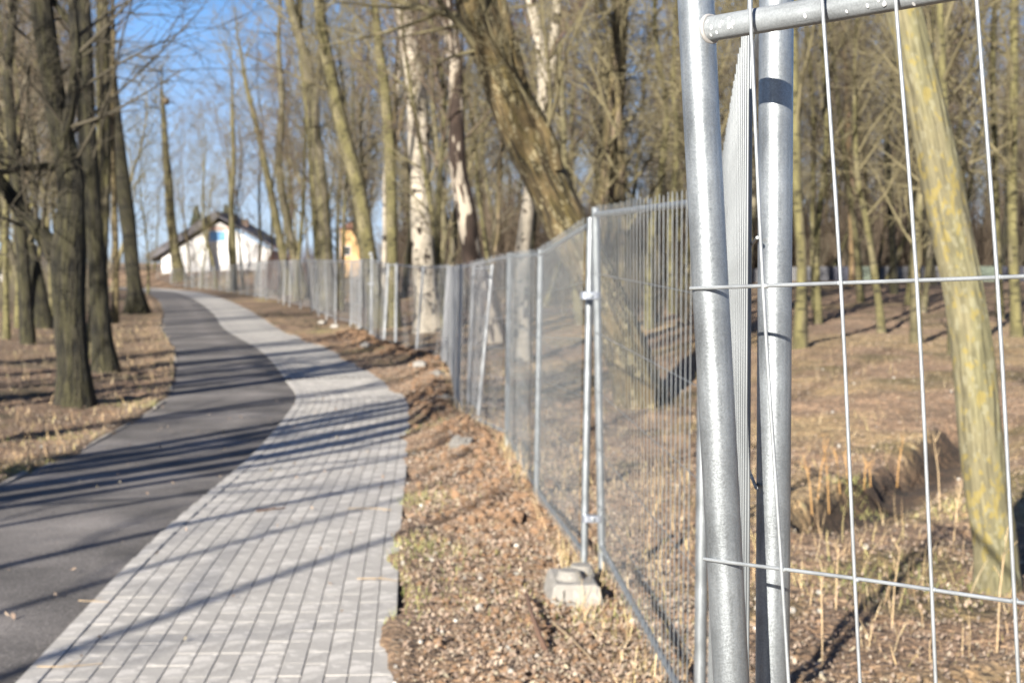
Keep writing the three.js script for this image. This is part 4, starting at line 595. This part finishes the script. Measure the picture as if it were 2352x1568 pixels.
{ // clods of dug soil and undergrowth
  const r = rngOf(741), g = new THREE.IcosahedronGeometry(1, 1), pa = g.attributes.position; for (let k = 0; k < pa.count; k++) { const f = 0.75 + 0.5 * hash(Math.round(pa.getX(k) * 50), Math.round(pa.getY(k) * 50), Math.round(pa.getZ(k) * 50)); pa.setXYZ(k, pa.getX(k) * f, pa.getY(k) * f, pa.getZ(k) * f); } g.computeVertexNormals();
  const n = 5200, im = new THREE.InstancedMesh(g, std({ color: 0xffffff, map: rep(soilTex, 3, 3), roughness: 1 }), n), m = new THREE.Matrix4(), q = new THREE.Quaternion(), e = new THREE.Euler();
  for (let k = 0; k < n; k++) { const d = 6 + Math.pow(r(), 1.2) * 36, near = r() < 0.7, x = near ? fx(d) - 0.3 + (r() + r() + r() - 1.5) * 0.45 : bx(d) + PW + 0.1 + r() * Math.max(0.2, fx(d) - bx(d) - PW), s = 0.008 + r() * r() * 0.05 * (near && d > 10 ? 1 : 0.45); e.set(r() * 6, r() * 6, r() * 6); q.setFromEuler(e); m.compose(V(x, ground(x, d) + s * 0.3, -d), q, V(s * (0.8 + r() * 0.5), s * 0.75, s)); im.setMatrixAt(k, m); const c = 0.8 + 0.5 * r(); im.setColorAt(k, lin(0.29 * c, 0.215 * c, 0.16 * c)); }
  im.name = 'soil_clods'; im.userData = { label: 'crumbled brown soil clods heaped along the foot of the fence', category: 'soil', kind: 'stuff' }; scene.add(im);
  const u = new Geo(); for (let k = 0; k < 26; k++) { const a = r() * 6.28, b = 0.2 + r() * 0.5, h = 0.5 + r() * 0.9; u.tube([V(0, 0, 0), V(Math.cos(a) * b * 0.4, h * 0.6, Math.sin(a) * b * 0.4), V(Math.cos(a) * b, h, Math.sin(a) * b)], [0.008, 0.006, 0.003], 3); for (let w = 0; w < 4; w++) { const f = 0.4 + r() * 0.5, p = V(Math.cos(a) * b * f, h * f, Math.sin(a) * b * f); u.tube([p, p.clone().add(V((r() - 0.5) * 0.4, 0.15 + r() * 0.25, (r() - 0.5) * 0.4))], [0.004, 0.002], 3); } }
  const ug = u.build(), un = 260, ui = new THREE.InstancedMesh(ug, TW.grey, un);
  for (let k = 0; k < un; k++) { let x, d; for (;;) { d = 34 + r() * 60; const px = r() < 0.22 ? -80 + r() * 360 : 700 + r() * 1750; if (px > 1700 && d < 58) continue; if (px < 300 && d < 50) continue; x = (px - 1176) / FPX * d; if (px < 300 ? x < bx(d) - AW - 2 : x > fx(d) + 2.5) break; } const sc = 0.6 + r() * 0.9; m.makeRotationY(r() * 6.28).scale(V(sc, sc * (0.7 + r() * 0.6), sc)).setPosition(x, ground(x, d) - 0.03, -d); ui.setMatrixAt(k, m); }
  const tn2 = 420, ti = new THREE.InstancedMesh(ug, TW.brown, tn2);
  for (let k = 0; k < tn2; k++) { let x, d; for (;;) { d = 60 + r() * 42; const px = 900 + r() * 1600; x = (px - 1176) / FPX * d; if (x > fx(d) + 6) break; } const sc = 1.5 + r() * 1.6; m.makeRotationY(r() * 6.28).scale(V(sc, sc * (0.8 + r() * 0.6), sc)).setPosition(x, ground(x, d) - 0.05, -d); ti.setMatrixAt(k, m); }
  ti.name = 'thicket'; ti.userData = { label: 'dense brown leafless thicket at the back of the wood behind the low wall', category: 'thicket', kind: 'stuff' }; scene.add(ti);
  ui.name = 'undergrowth'; ui.userData = { label: 'low leafless brush growing between the trunks of the wood', category: 'undergrowth', kind: 'stuff' }; scene.add(ui);
}
{ // sticks
  const m1 = std({ color: lin(0.13, 0.075, 0.05), roughness: 0.95 }), m2 = std({ color: lin(0.33, 0.25, 0.16), roughness: 0.9 }), r = rngOf(801);
  const stick = (label, pxs, rad, mat, lift) => { const P = pxs.map(([x, y, up = 0]) => { const p = G(x, y); p.y = Math.max(p.y, H(p.x, -p.z) + 0.025) + lift + up; return p; }), b = P[0].clone(), t = thing('fallen_twig', label, 'twig', b); part('stem', new Geo().tube(new THREE.CatmullRomCurve3(P).getPoints(10), Array.from({ length: 11 }, (_, k) => rad * (1 - 0.5 * k / 10)), 6, true).build(b), mat, t);
    const g = new Geo(), a = P[0].clone().lerp(P[P.length - 1], 0.4).sub(b); g.tube([a, a.clone().add(V(0.04 + r() * 0.03, 0.01, -0.05))], [rad * 0.6, rad * 0.3], 5); part('side_twig', g.build(), mat, t); };
  stick('dark upright root-like twig in the litter below the concrete foot', [[1262, 1528], [1240, 1500, 0.05], [1222, 1460, 0.08], [1210, 1400, 0.04]], 0.016, m1, 0.0);
  stick('pale twig lying across the pavers at the bottom left', [[85, 1546], [150, 1545], [235, 1539]], 0.0032, m2, 0.004);
  stick('thin pale twig on the kerb where asphalt meets pavers', [[180, 1392], [250, 1396]], 0.0028, m2, 0.004);
  stick('brown twig on the pavers in front of the shadow bands', [[590, 1183], [655, 1176]], 0.008, m1, 0.006);
  stick('long twig reaching from the litter onto the paver edge', [[800, 1178], [870, 1178], [900, 1181]], 0.004, m2, 0.006);
  stick('straw-like twig beside the paver edge near the bottom', [[820, 1345], [880, 1344], [915, 1350]], 0.004, m2, 0.012);
  stick('long bent stalk lying in the litter right of the dark twig', [[1270, 1450], [1330, 1520], [1370, 1560]], 0.005, m2, 0.02);
  stick('slanting stalk left of the dark upright twig', [[1010, 1430, 0.01], [1110, 1405, 0.01]], 0.004, m2, 0.012);
}
console.log('planted', planted, 'objects', scene.children.length);
renderer.render(scene, camera);
